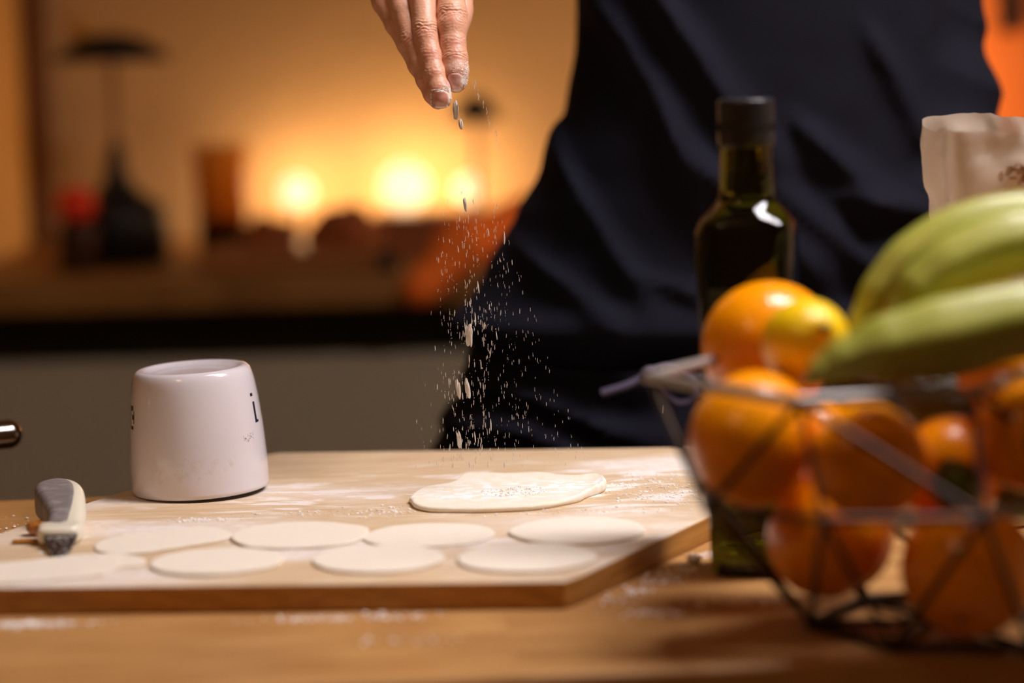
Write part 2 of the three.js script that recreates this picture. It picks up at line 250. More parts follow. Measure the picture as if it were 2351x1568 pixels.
// ---------------------------------------------------------------- paring knife
{
  const t = thing('paring_knife', 'paring knife with cream and grey handle and floured blade on the board', 'knife');
  const ext = (pts, depth, bev, seg = 5) => new THREE.ExtrudeGeometry(new THREE.Shape(new THREE.SplineCurve(pts.map(([x, z]) => new THREE.Vector2(x, -z))).getPoints(80)), { depth, bevelEnabled: true, bevelThickness: bev, bevelSize: bev, bevelOffset: -bev, bevelSegments: seg }).rotateX(-Math.PI / 2);
  const close = (a) => [...a, a[0]], low = (g) => { const p = g.attributes.position; for (let i = 0; i < p.count; i++) p.setY(i, p.getY(i) * lerp(0.42, 0.88, smoothstep(-p.getZ(i), 1.472, 1.545)) + BT + 0.0004); g.computeVertexNormals(); return g; };
  const slab = (pts, grow, rad, lift, cell) => { // rounded slab over an outline
    const P = new THREE.SplineCurve(close(pts).map(V2)).getPoints(72).slice(0, 72), f = (x, y, z) => {
      let d = 1e9, inside = false; for (let i = 0, j = P.length - 1; i < P.length; j = i++) { const a = P[j], b = P[i], ex = b.x - a.x, ez = b.y - a.y, k = clamp(((x - a.x) * ex + (z - a.y) * ez) / (ex * ex + ez * ez + 1e-12), 0, 1); d = Math.min(d, Math.hypot(x - a.x - ex * k, z - a.y - ez * k)); if ((a.y > z) !== (b.y > z) && x < ((b.x - a.x) * (z - a.y)) / (b.y - a.y) + a.x) inside = !inside; }
      const hh = lerp(0.0052, 0.0112, smoothstep(-z, 1.474, 1.55)), d2 = (inside ? -d : d) - grow + rad, dy = Math.abs(y - BT - 0.0006 - hh - lift) - hh + rad; return Math.min(Math.max(d2, dy), 0) + Math.hypot(Math.max(d2, 0), Math.max(dy, 0)) - rad; };
    return nets(f, [-0.321, BT - 0.002, -1.583], [-0.262, BT + 0.03, -1.464], cell); };
  part('handle', slab([[-0.2945, -1.474], [-0.2928, -1.49], [-0.2955, -1.507], [-0.3035, -1.525], [-0.3105, -1.543], [-0.3125, -1.56], [-0.306, -1.574], [-0.294, -1.574], [-0.284, -1.56], [-0.2765, -1.53], [-0.272, -1.5], [-0.2715, -1.474]], 0, 0.007, 0, 0.0014), phys('#efe7d0', 0.35, { clearcoat: 0.2 }), t);
  const grip = slab([[-0.2935, -1.4765], [-0.2938, -1.491], [-0.2965, -1.507], [-0.3045, -1.525], [-0.3113, -1.543], [-0.312, -1.558], [-0.3045, -1.5695], [-0.2955, -1.568], [-0.288, -1.555], [-0.2822, -1.53], [-0.2798, -1.5], [-0.280, -1.4765]], 0.0006, 0.0055, 0.0011, 0.0012);
  part('grip_inset', planar(grip, 0, 2, 0.05, 0.05), new THREE.MeshStandardMaterial({ roughness: 0.5, map: texture(256, 256, (u, v) => { const f = fbm(u * 10, v * 40, 4, 4), w = smoothstep(fbm(u * 8 + v * 6, v * 44, 8, 4), 0.54, 0.75); return mixc(mixc([116, 108, 106], [138, 129, 126], f), [190, 184, 182], w * 0.6); }) }), t, null, 'grey rubber grip panel');
  part('bolster', ext(close([[-0.2968, -1.472], [-0.297, -1.482], [-0.285, -1.4855], [-0.2715, -1.485], [-0.2692, -1.476], [-0.2715, -1.4655], [-0.284, -1.4625], [-0.2945, -1.4645]]), 0.0032, 0.0042, 5).translate(0, BT + 0.0046, 0), phys('#efe7d0', 0.35, { clearcoat: 0.2 }), t);
  const bl = new THREE.Shape([[-0.2945, -1.474], [-0.2715, -1.474], [-0.2698, -1.452], [-0.2705, -1.437], [-0.2735, -1.4275], [-0.277, -1.4262], [-0.283, -1.438], [-0.2895, -1.4555]].map(([x, z]) => new THREE.Vector2(x, -z)));
  const bg = new THREE.ExtrudeGeometry(bl, { depth: 0.0008, bevelEnabled: true, bevelThickness: 0.0006, bevelSize: 0.0014, bevelOffset: -0.0014, bevelSegments: 1 }).rotateX(-Math.PI / 2);
  planar(bg, 0, 2, 0.05, 0.05); bg.translate(0.283, 0, 1.427).rotateX(0.13).translate(-0.283, BT + 0.0015, -1.427);
  part('blade', bg, new THREE.MeshStandardMaterial({ roughness: 0.34, metalness: 0.9, map: texture(512, 512, (u, v) => { const w = smoothstep(fbm(u * 30, v * 44, 6, 4), 0.66, 0.73); return mixc([104, 102, 104], [240, 236, 232], w); }), metalnessMap: texture(512, 512, (u, v) => 255 * (1 - smoothstep(fbm(u * 30, v * 44, 6, 4), 0.66, 0.73)), false), roughnessMap: texture(512, 512, (u, v) => 90 + 150 * smoothstep(fbm(u * 30, v * 44, 6, 4), 0.66, 0.73), false) }), t, null, 'short pointed steel blade with flour specks');
}
const lump = (r, sd, sx = 1, sy = 1, sz = 1, det = 3) => { const g = new THREE.IcosahedronGeometry(r, det), p = g.attributes.position; for (let i = 0; i < p.count; i++) { const v = new THREE.Vector3().fromBufferAttribute(p, i), k = 0.7 + 0.6 * fbm(v.x / r * 1.6 + sd, v.y / r * 1.6, v.z / r * 1.6, 3); p.setXYZ(i, v.x * k * sx, v.y * k * sy, v.z * k * sz); } g.computeVertexNormals(); return g; };
solo('food_scrap', 'amber crinkled scrap on the board behind the knife bolster', 'scrap', lump(0.0068, 3, 1.1, 0.7, 1), phys('#a9682a', 0.3, { clearcoat: 0.4 })).position.set(-0.3015, BT + 0.0042, -1.5);
solo('food_scrap', 'thin flat amber scrap left of the knife blade', 'scrap', lump(0.0072, 9, 1.5, 0.2, 0.6), phys('#b4752c', 0.3, { clearcoat: 0.4 })).position.set(-0.3035, BT + 0.0014, -1.4755);
solo('dough_crumb', 'pale dough crumb on the table right of the cutting board', 'crumb', lump(0.0042, 5, 1.1, 0.7, 1), doughMat).position.set(0.107, 0.9026, -1.442);

// loose flour and crumbs lying along the board and on the table
function grains(name, label, list, r, material) {
  const g = lump(1, 7, 1, 1, 1, 2), m = shadow(new THREE.InstancedMesh(g, material, list.length)), q = new THREE.Quaternion(), e = new THREE.Euler();
  list.forEach(([x, y, z, s = 1, sy = 1, tilt = 0.7], i) => { e.set((rnd() - 0.5) * tilt, rnd() * 6, (rnd() - 0.5) * tilt + (tilt < 0.5 ? 0.1 : 0)); m.setMatrixAt(i, new THREE.Matrix4().compose(new THREE.Vector3(x, y, z), q.setFromEuler(e), new THREE.Vector3(r * s * (0.7 + 0.6 * rnd()), r * s * sy, r * s * (0.7 + 0.6 * rnd())))); });
  m.name = numbered(name); m.userData = { label, category: 'flour', kind: 'stuff' }; scene.add(m); return m;
}
const flourMat = std('#f7f0e8', 0.95);
{
  const L = [];
  const spot = (cx, cz, rx, rz, n, y) => { for (let i = 0; i < n; i++) { const a = rnd() * 6.283, k = Math.sqrt(-2 * Math.log(1 - rnd() * 0.98)) * 0.6; L.push([cx + rx * k * Math.cos(a), y, cz + rz * k * Math.sin(a), 0.5 + rnd() ** 3 * 1.6, 0.6]); } };
  for (let i = 0; i < 34; i++) { const s = rnd(); spot(0.05 + s * 0.11 + 0.004, -1.362 - s * 0.2 + 0.018, 0.012, 0.01, 14, 0.9006); }
  spot(-0.28, -1.328, 0.035, 0.006, 340, 0.9006); spot(-0.1, -1.325, 0.05, 0.006, 160, 0.9006); spot(0.13, -1.34, 0.03, 0.008, 160, 0.9006); spot(0.075, -1.318, 0.02, 0.006, 70, 0.9006); spot(-0.05, -1.27, 0.03, 0.008, 30, 0.9006); spot(-0.36, -1.6, 0.04, 0.03, 120, 0.9006);
  grains('scattered_flour', 'white flour grains scattered on the table around the cutting board', L, 0.0007, flourMat);
  const B = [], L2 = L.length; void L2;
  const spotB = (cx, cz, rx, rz, n, y = BT) => { for (let i = 0; i < n; i++) { const a = rnd() * 6.283, k = Math.sqrt(-2 * Math.log(1 - rnd() * 0.98)) * 0.6; B.push([cx + rx * k * Math.cos(a), y + 0.0003, cz + rz * k * Math.sin(a), 0.4 + rnd() ** 3 * 1.4, 0.6]); } };
  spotB(-0.205, -1.533, 0.02, 0.006, 220); spotB(0.1, -1.575, 0.03, 0.03, 260); spotB(0.09, -1.62, 0.03, 0.03, 160); spotB(-0.085, -1.545, 0.02, 0.015, 160); spotB(-0.14, -1.545, 0.04, 0.012, 130); spotB(-0.285, -1.447, 0.006, 0.004, 120); spotB(-0.1, -1.435, 0.05, 0.01, 120); spotB(-0.3, -1.36, 0.03, 0.006, 180); spotB(0.04, -1.53, 0.05, 0.01, 100);
  for (let i = 0; i < 120; i++) { const a = rnd() * 6.283, k = Math.sqrt(rnd()); B.push([0.0 + 0.024 * k * Math.cos(a), BT + 0.0042 + 0.0016 * (1 - k) * rnd(), -1.582 + 0.017 * k * Math.sin(a), 0.5 + rnd(), 0.7]); }
  grains('loose_flour', 'white flour specks lying on the cutting board and the large dough', B, 0.0006, flourMat);
}

// ---------------------------------------------------------------- bottle
{
  const t = thing('oil_bottle', 'dark green glass oil bottle with black screw cap behind the fruit basket', 'bottle', [0.140, 0.9, -1.418]); t.rotation.y = -15 * Math.PI / 180;
  // sections: height, half width, squareness (2 = round)
  const S = [[0, 0.0175, 5], [0.0015, 0.0195, 5], [0.006, 0.0207, 5], [0.06, 0.0222, 5.5], [0.12, 0.0240, 5.5], [0.17, 0.0256, 5.5], [0.19, 0.0262, 5], [0.2045, 0.0262, 4.4], [0.209, 0.0254, 3.6], [0.2128, 0.0235, 2.9], [0.2165, 0.0205, 2.4], [0.2205, 0.0176, 2], [0.225, 0.0161, 2], [0.24, 0.0153, 2], [0.258, 0.0148, 2], [0.277, 0.0145, 2], [0.278, 0.010, 2]];
  const N = 72, pos = [], idx = [];
  S.forEach(([y, r, e]) => { for (let i = 0; i < N; i++) { const a = (i + 0.5) / N * 2 * Math.PI, c = Math.cos(a), s = Math.sin(a), k = r * (y < 0.212 ? 1.09 : lerp(1.09, 1, smoothstep(y, 0.212, 0.228))) / Math.pow(Math.abs(c) ** e + Math.abs(s) ** e, 1 / e); pos.push(c * k, y, s * k); } });
  for (let k = 0; k < S.length - 1; k++) for (let i = 0; i < N; i++) { const j = (i + 1) % N, a = k * N + i, b = k * N + j; idx.push(a, a + N, b, b, a + N, b + N); }
  pos.push(0, 0.004, 0, 0, 0.278, 0); const b0 = pos.length / 3 - 2; for (let i = 0; i < N; i++) { const j = (i + 1) % N; idx.push(i, j, b0, (S.length - 1) * N + j, (S.length - 1) * N + i, b0 + 1); }
  const g = new THREE.BufferGeometry(); g.setAttribute('position', new THREE.Float32BufferAttribute(pos, 3)); g.setIndex(idx); g.computeVertexNormals();
  part('glass_body', g, new THREE.MeshPhysicalMaterial({ color: C('#ffffff'), roughness: 0.04, transmission: 1, thickness: 0.05, ior: 1.48, attenuationColor: new THREE.Color(0.26, 0.27, 0.05), attenuationDistance: 0.022 }), t);
  const capMat = std('#262527', 0.3), ribs = [];
  const knurl = lathe([[0, 0.2812], [0.0150, 0.2812], [0.0163, 0.2805], [0.0167, 0.279], [0.0165, 0.2755], [0.0167, 0.272], [0.0163, 0.27], [0.0167, 0.268], [0.0165, 0.262], [0.0168, 0.258], [0.0164, 0.2565], [0.0166, 0.2535], [0.0152, 0.253], [0.0149, 0.2545]], 48);
  for (let i = 0; i < 40; i++) { const a = i / 40 * 6.283; ribs.push(bar([Math.cos(a) * 0.0166, 0.2625, Math.sin(a) * 0.0166], [Math.cos(a) * 0.0166, 0.2675, Math.sin(a) * 0.0166], 0.0005, 5)); }
  const cp = part('screw_cap', knurl, capMat, t); part('cap_ridges', mergeGeometries(ribs), capMat, cp);
  const lb = new RoundedBoxGeometry(0.037, 0.095, 0.0006, 2, 0.0002).rotateX(0.048).translate(0, 0.125, 0.0272);
  part('label', lb, std('#24352f', 0.5), t, null, 'plain dark green paper label');
}

// ---------------------------------------------------------------- wire fruit basket
{
  const T = [[0.0722, 1.04, -1.272], [0.1404, 1.04, -1.1744], [0.2282, 1.04, -1.1905], [0.2845, 1.04, -1.278], [0.233, 1.04, -1.362], [0.128, 1.04, -1.352]];
  const Mi = [[0.098, 0.9775, -1.2231], [0.1481, 0.9858, -1.150], [0.2258, 0.985, -1.147], [0.306, 0.982, -1.245], [0.285, 0.98, -1.36], [0.165, 0.98, -1.358], [0.1, 0.98, -1.305]];
  const B = [[0.157, 0.9035, -1.2724], [0.1925, 0.9035, -1.2196], [0.262, 0.9035, -1.2104], [0.292, 0.9035, -1.27], [0.255, 0.9035, -1.325], [0.195, 0.9035, -1.325]];
  const t = thing('wire_fruit_basket', 'black geometric wire basket full of fruit at the table edge', 'basket'), wire = phys('#3c342e', 0.36, { metalness: 0.9 });
  const loop = (P, r) => mergeGeometries(P.flatMap((p, i) => [bar(p, P[(i + 1) % P.length], r, 10), new THREE.SphereGeometry(r * 1.05, 10, 8).translate(...p)]));
  part('top_rim', loop(T, 0.0032), phys('#a8a098', 0.42, { metalness: 0.5 }), t); part('middle_ring', loop(Mi, 0.0021), wire, t); part('base_ring', loop(B, 0.0026), wire, t);
  const W = (a, b) => part('wire', bar(a, b, 0.0019, 8), wire, t);
  for (const [a, b] of [[0, 0], [1, 0], [1, 1], [1, 2], [2, 2], [2, 3], [3, 3], [3, 4], [4, 4], [4, 5], [5, 5], [5, 6], [0, 6]]) W(T[a], Mi[b]);
  for (const [a, b] of [[0, 0], [1, 0], [1, 1], [2, 1], [2, 2], [3, 2], [3, 3], [4, 3], [4, 4], [5, 4], [5, 5], [6, 5], [6, 0]]) W(Mi[a], B[b]);
  for (const [a, b] of [[0, 3], [1, 4], [2, 5]]) W(B[a], B[b]);
}

// ---------------------------------------------------------------- fruit
const peelBump = texture(512, 512, (u, v) => { let n = vnoise(u * 120, v * 60, 2); return 255 * (0.6 * n + 0.4 * vnoise(u * 60, v * 30, 7)); }, false);
const orangeMat = new THREE.MeshPhysicalMaterial({ color: C('#ff9c00'), roughness: 0.22, bumpMap: peelBump, bumpScale: 0.0003 });
const orangeGeo = (() => { const g = new THREE.SphereGeometry(1, 64, 48), p = g.attributes.position; for (let i = 0; i < p.count; i++) { const x = p.getX(i), y = p.getY(i), z = p.getZ(i), rr = Math.hypot(x, z); const dimple = 1 - 0.07 * Math.exp(-((rr / 0.22) ** 2)); p.setXYZ(i, x * (1 + 0.012 * Math.sin(3 * Math.atan2(z, x))), y * 0.95 * dimple, z * (1 + 0.01 * Math.cos(2 * Math.atan2(z, x)))); } g.computeVertexNormals(); return g; })();
const calyxGeo = (() => { const a = []; for (let i = 0; i < 5; i++) a.push(new THREE.ConeGeometry(0.05, 0.13, 5).scale(1, 1, 0.4).rotateX(Math.PI / 2).translate(0, 0, 0.06).rotateY(i * 1.257)); a.push(new THREE.CylinderGeometry(0.05, 0.06, 0.04, 10)); return mergeGeometries(a.map((g) => g.toNonIndexed())).translate(0, 0.89, 0); })();
const calyxMat = std('#6b5a2c', 0.8);
const fruitIn = 'oranges in the wire basket';
const O0 = new THREE.Group(); part('peel', orangeGeo, orangeMat, O0); part('calyx', calyxGeo, calyxMat, O0);
function orange(label, [x, y, z, r], tilt) {
  const o = O0.clone(); o.name = numbered('orange'); o.userData = { label, category: 'orange', group: fruitIn }; o.scale.setScalar(r); o.position.set(x, y, z); o.rotation.set(...tilt); scene.add(o); return o;
}
orange('topmost orange, with a white highlight, behind the lemon', [0.1439, 1.044, -1.347, 0.0383], [-1.2, 0.3, 0.4]);
orange('orange with a white highlight rising above the rim at the left basket corner', [0.1263, 1.0075, -1.2573, 0.0362], [-1.0, 0, 1.1]);
orange('orange just under the front rim bar, below the lowest banana', [0.1805, 1.001, -1.2212, 0.0308], [2.4, 0, 0.6]);
orange('lower orange nearest the bottle foot, below the middle ring', [0.1683, 0.9507, -1.2752, 0.0347], [2.6, 0, -0.4]);
orange('lowest orange, resting at the basket bottom with crossing wires before it', [0.2338, 0.9409, -1.2285, 0.0357], [2.2, 0.5, 0.3]);
orange('orange with its dark stem spot turned to the viewer at the right frame edge', [0.2655, 1.0114, -1.2275, 0.0300], [1.62, 0, 0.22]);
orange('small orange peeking out between the lowest banana and the rim', [0.2605, 1.036, -1.279, 0.0245], [0.9, 0, -0.9]);
{ // avocado
  const g = new THREE.LatheGeometry(new THREE.SplineCurve([[0, -1], [0.45, -0.9], [0.82, -0.55], [0.92, -0.1], [0.8, 0.35], [0.55, 0.8], [0.32, 1.12], [0, 1.22]].map(V2)).getPoints(40), 48);
  const t = thing('avocado', 'dark green avocado at the back of the basket under the bananas', 'avocado', [0.246, 1.012, -1.331]); t.scale.setScalar(0.029); t.rotation.set(0.3, 0, 1.1); part('skin', g, phys('#2f3316', 0.45, { bumpMap: peelBump, bumpScale: 0.0012 }), t); part('stem_button', new THREE.CylinderGeometry(0.12, 0.14, 0.12, 14).translate(0, 1.22, 0), std('#4a3a1c', 0.8), t);
}
orange('dark reddish orange deep inside the basket beside the vertical wire', [0.2322, 0.985, -1.2745, 0.0300], [-0.8, 0, 0.5]);
orange('bright strip of an orange between the two front oranges', [0.1664, 0.9889, -1.333, 0.0285], [-0.8, 0, -0.5]);
{ // lemon
  const prof = [[0.0, -1.22], [0.1, -1.2], [0.17, -1.13], [0.3, -1.03], [0.55, -0.86], [0.78, -0.58], [0.92, -0.25], [0.95, 0.1], [0.88, 0.45], [0.7, 0.76], [0.48, 0.95], [0.27, 1.07], [0.2, 1.16], [0.13, 1.24], [0.0, 1.26]];
  const g = new THREE.LatheGeometry(new THREE.SplineCurve(prof.map(V2)).getPoints(60), 64);
  const lem = phys('#ffd00c', 0.28, { bumpMap: peelBump, bumpScale: 0.0004 });
  const t = thing('lemon', 'yellow lemon with a green tinged tip beside the topmost orange', 'lemon', [0.1566, 1.0543, -1.2835]); t.scale.setScalar(0.0246); t.rotation.set(1.15, 0, -0.25);
  part('peel', g, lem, t); part('tip', new THREE.SphereGeometry(0.13, 16, 12).translate(0, 1.2, 0), std('#66661c', 0.6), t, null, 'dark green tip');
}
for (const [label, p, rot] of [['dark green lime in the shade between the oranges', [0.2275, 0.9845, -1.2345], 0.4], ['second green lime, half cut off by the right frame edge', [0.2700, 0.9706, -1.2715], 1.2]]) {
  const g = new THREE.SphereGeometry(0.0130, 40, 28), q = g.attributes.position; for (let i = 0; i < q.count; i++) { const y = q.getY(i); q.setY(i, y * (1.1 + 0.25 * Math.max(0, Math.abs(y) / 0.0130 - 0.8))); } g.computeVertexNormals();
  const t = thing('lime', label, 'lime', p, 'limes among the oranges'); t.rotation.set(0.4, 0, rot); part('peel', g, phys('#5b6a10', 0.4, { bumpMap: peelBump, bumpScale: 0.0005 }), t); part('stem_end', new THREE.SphereGeometry(0.0025, 12, 8).translate(0, 0.0155, 0), calyxMat, t);
}
{ // bananas
  const ban = new THREE.MeshPhysicalMaterial({ roughness: 0.4, clearcoat: 0.15, vertexColors: true });
  const mk = (pts, label, seedv) => {
    const curve = new THREE.CatmullRomCurve3(pts.map((p) => new THREE.Vector3(p[0], p[1], p[2])), false, 'centripetal'), N = 90, R = 40, pos = [], col = [], idx = [];
    const rad = (t) => { const f = t * (pts.length - 1), i = Math.min(pts.length - 2, Math.floor(f)), k = f - i, s = k * k * (3 - 2 * k); return lerp(pts[i][3], pts[i + 1][3], s); };
    let up = new THREE.Vector3(0, 0, 1);
    for (let i = 0; i <= N; i++) {
      const t = i / N, c = curve.getPoint(t), T = curve.getTangent(t), n = up.clone().sub(T.clone().multiplyScalar(up.dot(T))).normalize(), b = new THREE.Vector3().crossVectors(T, n), r = rad(t);
      for (let j = 0; j < R; j++) { const a = j / R * 2 * Math.PI, q = r * (1 + 0.045 * Math.cos(5 * a + 0.6)); pos.push(c.x + (n.x * Math.cos(a) + b.x * Math.sin(a)) * q, c.y + (n.y * Math.cos(a) + b.y * Math.sin(a)) * q, c.z + (n.z * Math.cos(a) + b.z * Math.sin(a)) * q);
        const k = fbm(t * 8 + seedv, Math.cos(a) * 1.5, Math.sin(a) * 1.5, 3), rib = Math.max(0, Math.cos(5 * a + 0.6)); const cc = C('#999f32').lerp(C('#c0ba52'), k).lerp(C('#828c22'), rib * 0.4); col.push(cc.r, cc.g, cc.b); }
    }
    for (let i = 0; i < N; i++) for (let j = 0; j < R; j++) { const k = (j + 1) % R, a = i * R + j, b = i * R + k; idx.push(a, b, a + R, b, b + R, a + R); }
    const s = pos.length / 3; for (const [i, p] of [[0, pts[0]], [N, pts.at(-1)]]) { pos.push(p[0], p[1], p[2]); col.push(0.12, 0.1, 0.03); for (let j = 0; j < R; j++) i ? idx.push(i * R + j, s + 1, i * R + (j + 1) % R) : idx.push(j, (j + 1) % R, s); }
    const g = new THREE.BufferGeometry(); g.setAttribute('position', new THREE.Float32BufferAttribute(pos, 3)); g.setAttribute('color', new THREE.Float32BufferAttribute(col, 3)); g.setIndex(idx.reverse()); g.computeVertexNormals();
    const t = thing('banana', label, 'banana', [0, 0, 0], 'bananas on top of the fruit basket'); part('peel', g, ban, t);
    const e = pts.at(-1), d = pts.at(-2); part('stem', bar([e[0], e[1], e[2]], [e[0] + (e[0] - d[0]) * 0.9, e[1] + (e[1] - d[1]) * 0.9, e[2]], e[3] * 0.9, 12), std('#8f9440', 0.6), t);
    part('blossom_end', new THREE.SphereGeometry(pts[0][3] * 0.8, 12, 10).translate(pts[0][0], pts[0][1], pts[0][2]), std('#4a4212', 0.8), t);
  };
  mk([[0.1467, 1.0459, -1.1987, 0.003], [0.1544, 1.0509, -1.1994, 0.0074], [0.1676, 1.057, -1.2002, 0.0113], [0.1895, 1.0615, -1.2011, 0.0175], [0.2178, 1.0660, -1.2017, 0.0205], [0.2505, 1.0728, -1.2025, 0.0192], [0.2873, 1.0755, -1.2034, 0.0152], [0.322, 1.0755, -1.209, 0.01], [0.346, 1.0765, -1.221, 0.0056]], 'lowest and nearest green banana, lying along the rim', 1);
  mk([[0.1968, 1.0686, -1.2421, 0.0049], [0.202, 1.0752, -1.2429, 0.0085], [0.213, 1.086, -1.2443, 0.0139], [0.2314, 1.0978, -1.2459, 0.0166], [0.2609, 1.1075, -1.2471, 0.0171], [0.2946, 1.1073, -1.2471, 0.0148], [0.326, 1.0985, -1.2435, 0.0099], [0.350, 1.0865, -1.2385, 0.0058]], 'middle green banana, between the lowest and the topmost one', 5);
  mk([[0.1854, 1.057, -1.285, 0.0061], [0.1896, 1.065, -1.286, 0.0089], [0.2005, 1.0817, -1.2882, 0.0122], [0.2162, 1.098, -1.2903, 0.0136], [0.2411, 1.1112, -1.292, 0.014], [0.274, 1.1173, -1.2928, 0.014], [0.3067, 1.1142, -1.2924, 0.0131], [0.3345, 1.1052, -1.279, 0.0094], [0.354, 1.0945, -1.259, 0.0061]], 'topmost green banana, in front of the paper flour bag', 9);
}

// ---------------------------------------------------------------- paper flour bag
{
  const t = thing('flour_bag', 'open crumpled white paper flour bag behind the bananas', 'paper bag', [0.332, 0.9, -1.55]); t.rotation.y = 12 * Math.PI / 180;
  const prof = (top, inset) => { const N = 120, K = 60, pos = [], uv = [], idx = [];
    for (let k = 0; k <= K; k++) { const v = k / K; for (let i = 0; i < N; i++) {
      const a = i / N * 2 * Math.PI, e = 9, c = Math.cos(a), s = Math.sin(a), q = 1 / Math.pow(Math.abs(c) ** e + Math.abs(s) ** e, 1 / e), open = smoothstep(v, 0.72, 1);
      const w = 0.043 + 0.019 * v + 0.003 * open - inset, d = 0.03 - 0.002 * v + 0.006 * open - inset; let x = c * q * w, z = s * q * d; const side = Math.abs(x) > w * 0.97 ? 1 : 0;
      const cr = (fbm(x * 60 + 3, v * 14, z * 60, 3) - 0.5) * 0.006 * (0.3 + v) + (fbm(x * 25, v * 5 + 9, z * 25, 2) - 0.5) * 0.01 * open;
      x += c * cr - side * Math.sign(x) * 0.004 * Math.exp(-((z / 0.012) ** 2)) * smoothstep(v, 0.3, 0.95); z += s * cr; const hTop = top + 0.004 * Math.sin(a * 3 + 1) * open + 0.004 * (fbm(c * 3, s * 3, 5, 3) - 0.5) * 2 - 0.010 * Math.max(0, s) * open;
      pos.push(x, 0.002 + v * hTop, z); uv.push(x / 0.13 + 0.5, v); } }
    for (let k = 0; k < K; k++) for (let i = 0; i < N; i++) { const j = (i + 1) % N, a = k * N + i, b = k * N + j; idx.push(a, a + N, b, b, a + N, b + N); }
    pos.push(0, 0.002, 0); uv.push(0.5, 0); for (let i = 0; i < N; i++) idx.push(i, (i + 1) % N, pos.length / 3 - 1);
    const g = new THREE.BufferGeometry(); g.setAttribute('position', new THREE.Float32BufferAttribute(pos, 3)); g.setAttribute('uv', new THREE.Float32BufferAttribute(uv, 2)); g.setIndex(idx); g.computeVertexNormals(); return g; };
  // the print is only a blurred brown smudge in the photograph
  const c = document.createElement('canvas'); c.width = 512; c.height = 1024; const x = c.getContext('2d'); x.fillStyle = '#d9c8b2'; x.fillRect(0, 0, 512, 1024);
  for (let i = 0; i < 26; i++) { x.fillStyle = `rgba(120,66,30,${0.3 + 0.3 * rnd()})`; x.save(); x.translate(120 + rnd() * 170, 92 + rnd() * 44 ); x.rotate(rnd() * 3); x.beginPath(); x.ellipse(0, 0, 6 + rnd() * 14, 3 + rnd() * 6, 0, 0, 7); x.fill(); x.restore(); }
  const tx = new THREE.CanvasTexture(c); tx.colorSpace = THREE.SRGBColorSpace;
  part('paper_wall', prof(0.256, 0), new THREE.MeshPhysicalMaterial({ map: tx, roughness: 0.75, transmission: 0.3, thickness: 0, side: THREE.DoubleSide }), t);
  part('flour_fill', box(-0.05, 0.05, 0.006, 0.17, -0.025, 0.025, 0.01), flourMat, t);
}

// ---------------------------------------------------------------- saucepan, only its handle end in view
{
  const t = thing('saucepan', 'steel saucepan beyond the left frame edge, only its handle end in view', 'saucepan', [-0.6, 0.9, -1.56]), steel = std('#b9b4ae', 0.16, { metalness: 1 });
  part('pan_body', lathe([[0, 0.004], [0.075, 0.004], [0.085, 0.001], [0.09, 0.01], [0.091, 0.085], [0.094, 0.088], [0.089, 0.088], [0.087, 0.012], [0, 0.01]], 64), steel, t);
  const A = [0.086, 0.05, -0.064], D = [0.234, 0.0436, -0.168];
  part('handle', mergeGeometries([tube([A, [0.14, 0.047, -0.102], [0.19, 0.045, -0.137], D], 0.0105, 24, 16), new THREE.SphereGeometry(0.0105, 20, 14).translate(...D)]), std('#8a8078', 0.16, { metalness: 1 }), t);
}

// ================================================================ rear counter and what stands on it
const WT = 0.92;
{
  const wood = new THREE.MeshStandardMaterial({ map: texture(1024, 512, (u, v) => { const [a, r, f] = woodGrain(u * 2, v, 1, 8); return mixc(mixc([136, 92, 38], [176, 126, 60], a * 0.6 + r * 0.4), [96, 60, 22], clamp((f - 0.5) * 2, 0, 0.6)); }), roughness: 0.5 });
  solo('worktop', 'brown wooden worktop along the back wall', 'worktop', planar(box(-2.1, 2.1, WT - 0.04, WT, -3.65, -3.05, 0.004), 0, 2, 1.4, 0.7), wood);
  const grey = std('#b3aa90', 0.55), dark = std('#2a251c', 0.7);
  const cab = (x0, x1, label) => { const t = thing('base_cabinet', label, 'cabinet'); part('carcass', mergeGeometries([box(x0, x1, 0.1, WT - 0.04, -3.6, -3.14), box(x0, x1, WT - 0.06, WT - 0.04, -3.14, -3.09)]), dark, t);
    const h = (x0 + x1) / 2; part('drawer_front', box(x0 + 0.002, x1 - 0.002, 0.46, 0.812, -3.112, -3.082), grey, t); part('drawer_front', box(x0 + 0.002, x1 - 0.002, 0.105, 0.456, -3.112, -3.082), grey, t); part('plinth', box(x0, x1, 0, 0.1, -3.6, -3.16), dark, t); void h; };
  cab(-2.1, -1.1, 'grey base cabinet at the far left end of the counter'); cab(-1.098, 0.098, 'olive grey base cabinet with handleless drawer fronts behind the mug'); cab(0.1, 1.1, 'grey base cabinet hidden behind the person');
}
{ // tall pale cupboard standing on the left end of the worktop
  const t = thing('wall_cupboard', 'tall pale wooden cupboard standing on the left end of the worktop', 'cupboard'), w = std('#ffd08a', 0.55), s = std('#d8ab66', 0.6);
  part('carcass', box(-1.3, -0.715, WT + 0.001, 2.1, -3.649, -3.245), s, t); const d = part('door', box(-1.0, -0.716, WT + 0.004, 2.09, -3.244, -3.222), w, t); part('door', box(-1.298, -1.004, WT + 0.004, 2.09, -3.244, -3.222), w, t);
  part('handle', bar([-0.975, 1.3, -3.21], [-0.975, 1.45, -3.21], 0.005), std('#7a6a50', 0.3, { metalness: 1 }), d);
}
solo('wooden_post', 'narrow dark wooden post between the pale cupboard and the glowing wall', 'post', box(-0.713, -0.682, WT + 0.001, 2.1, -3.649, -3.60), std('#6a4220', 0.6));
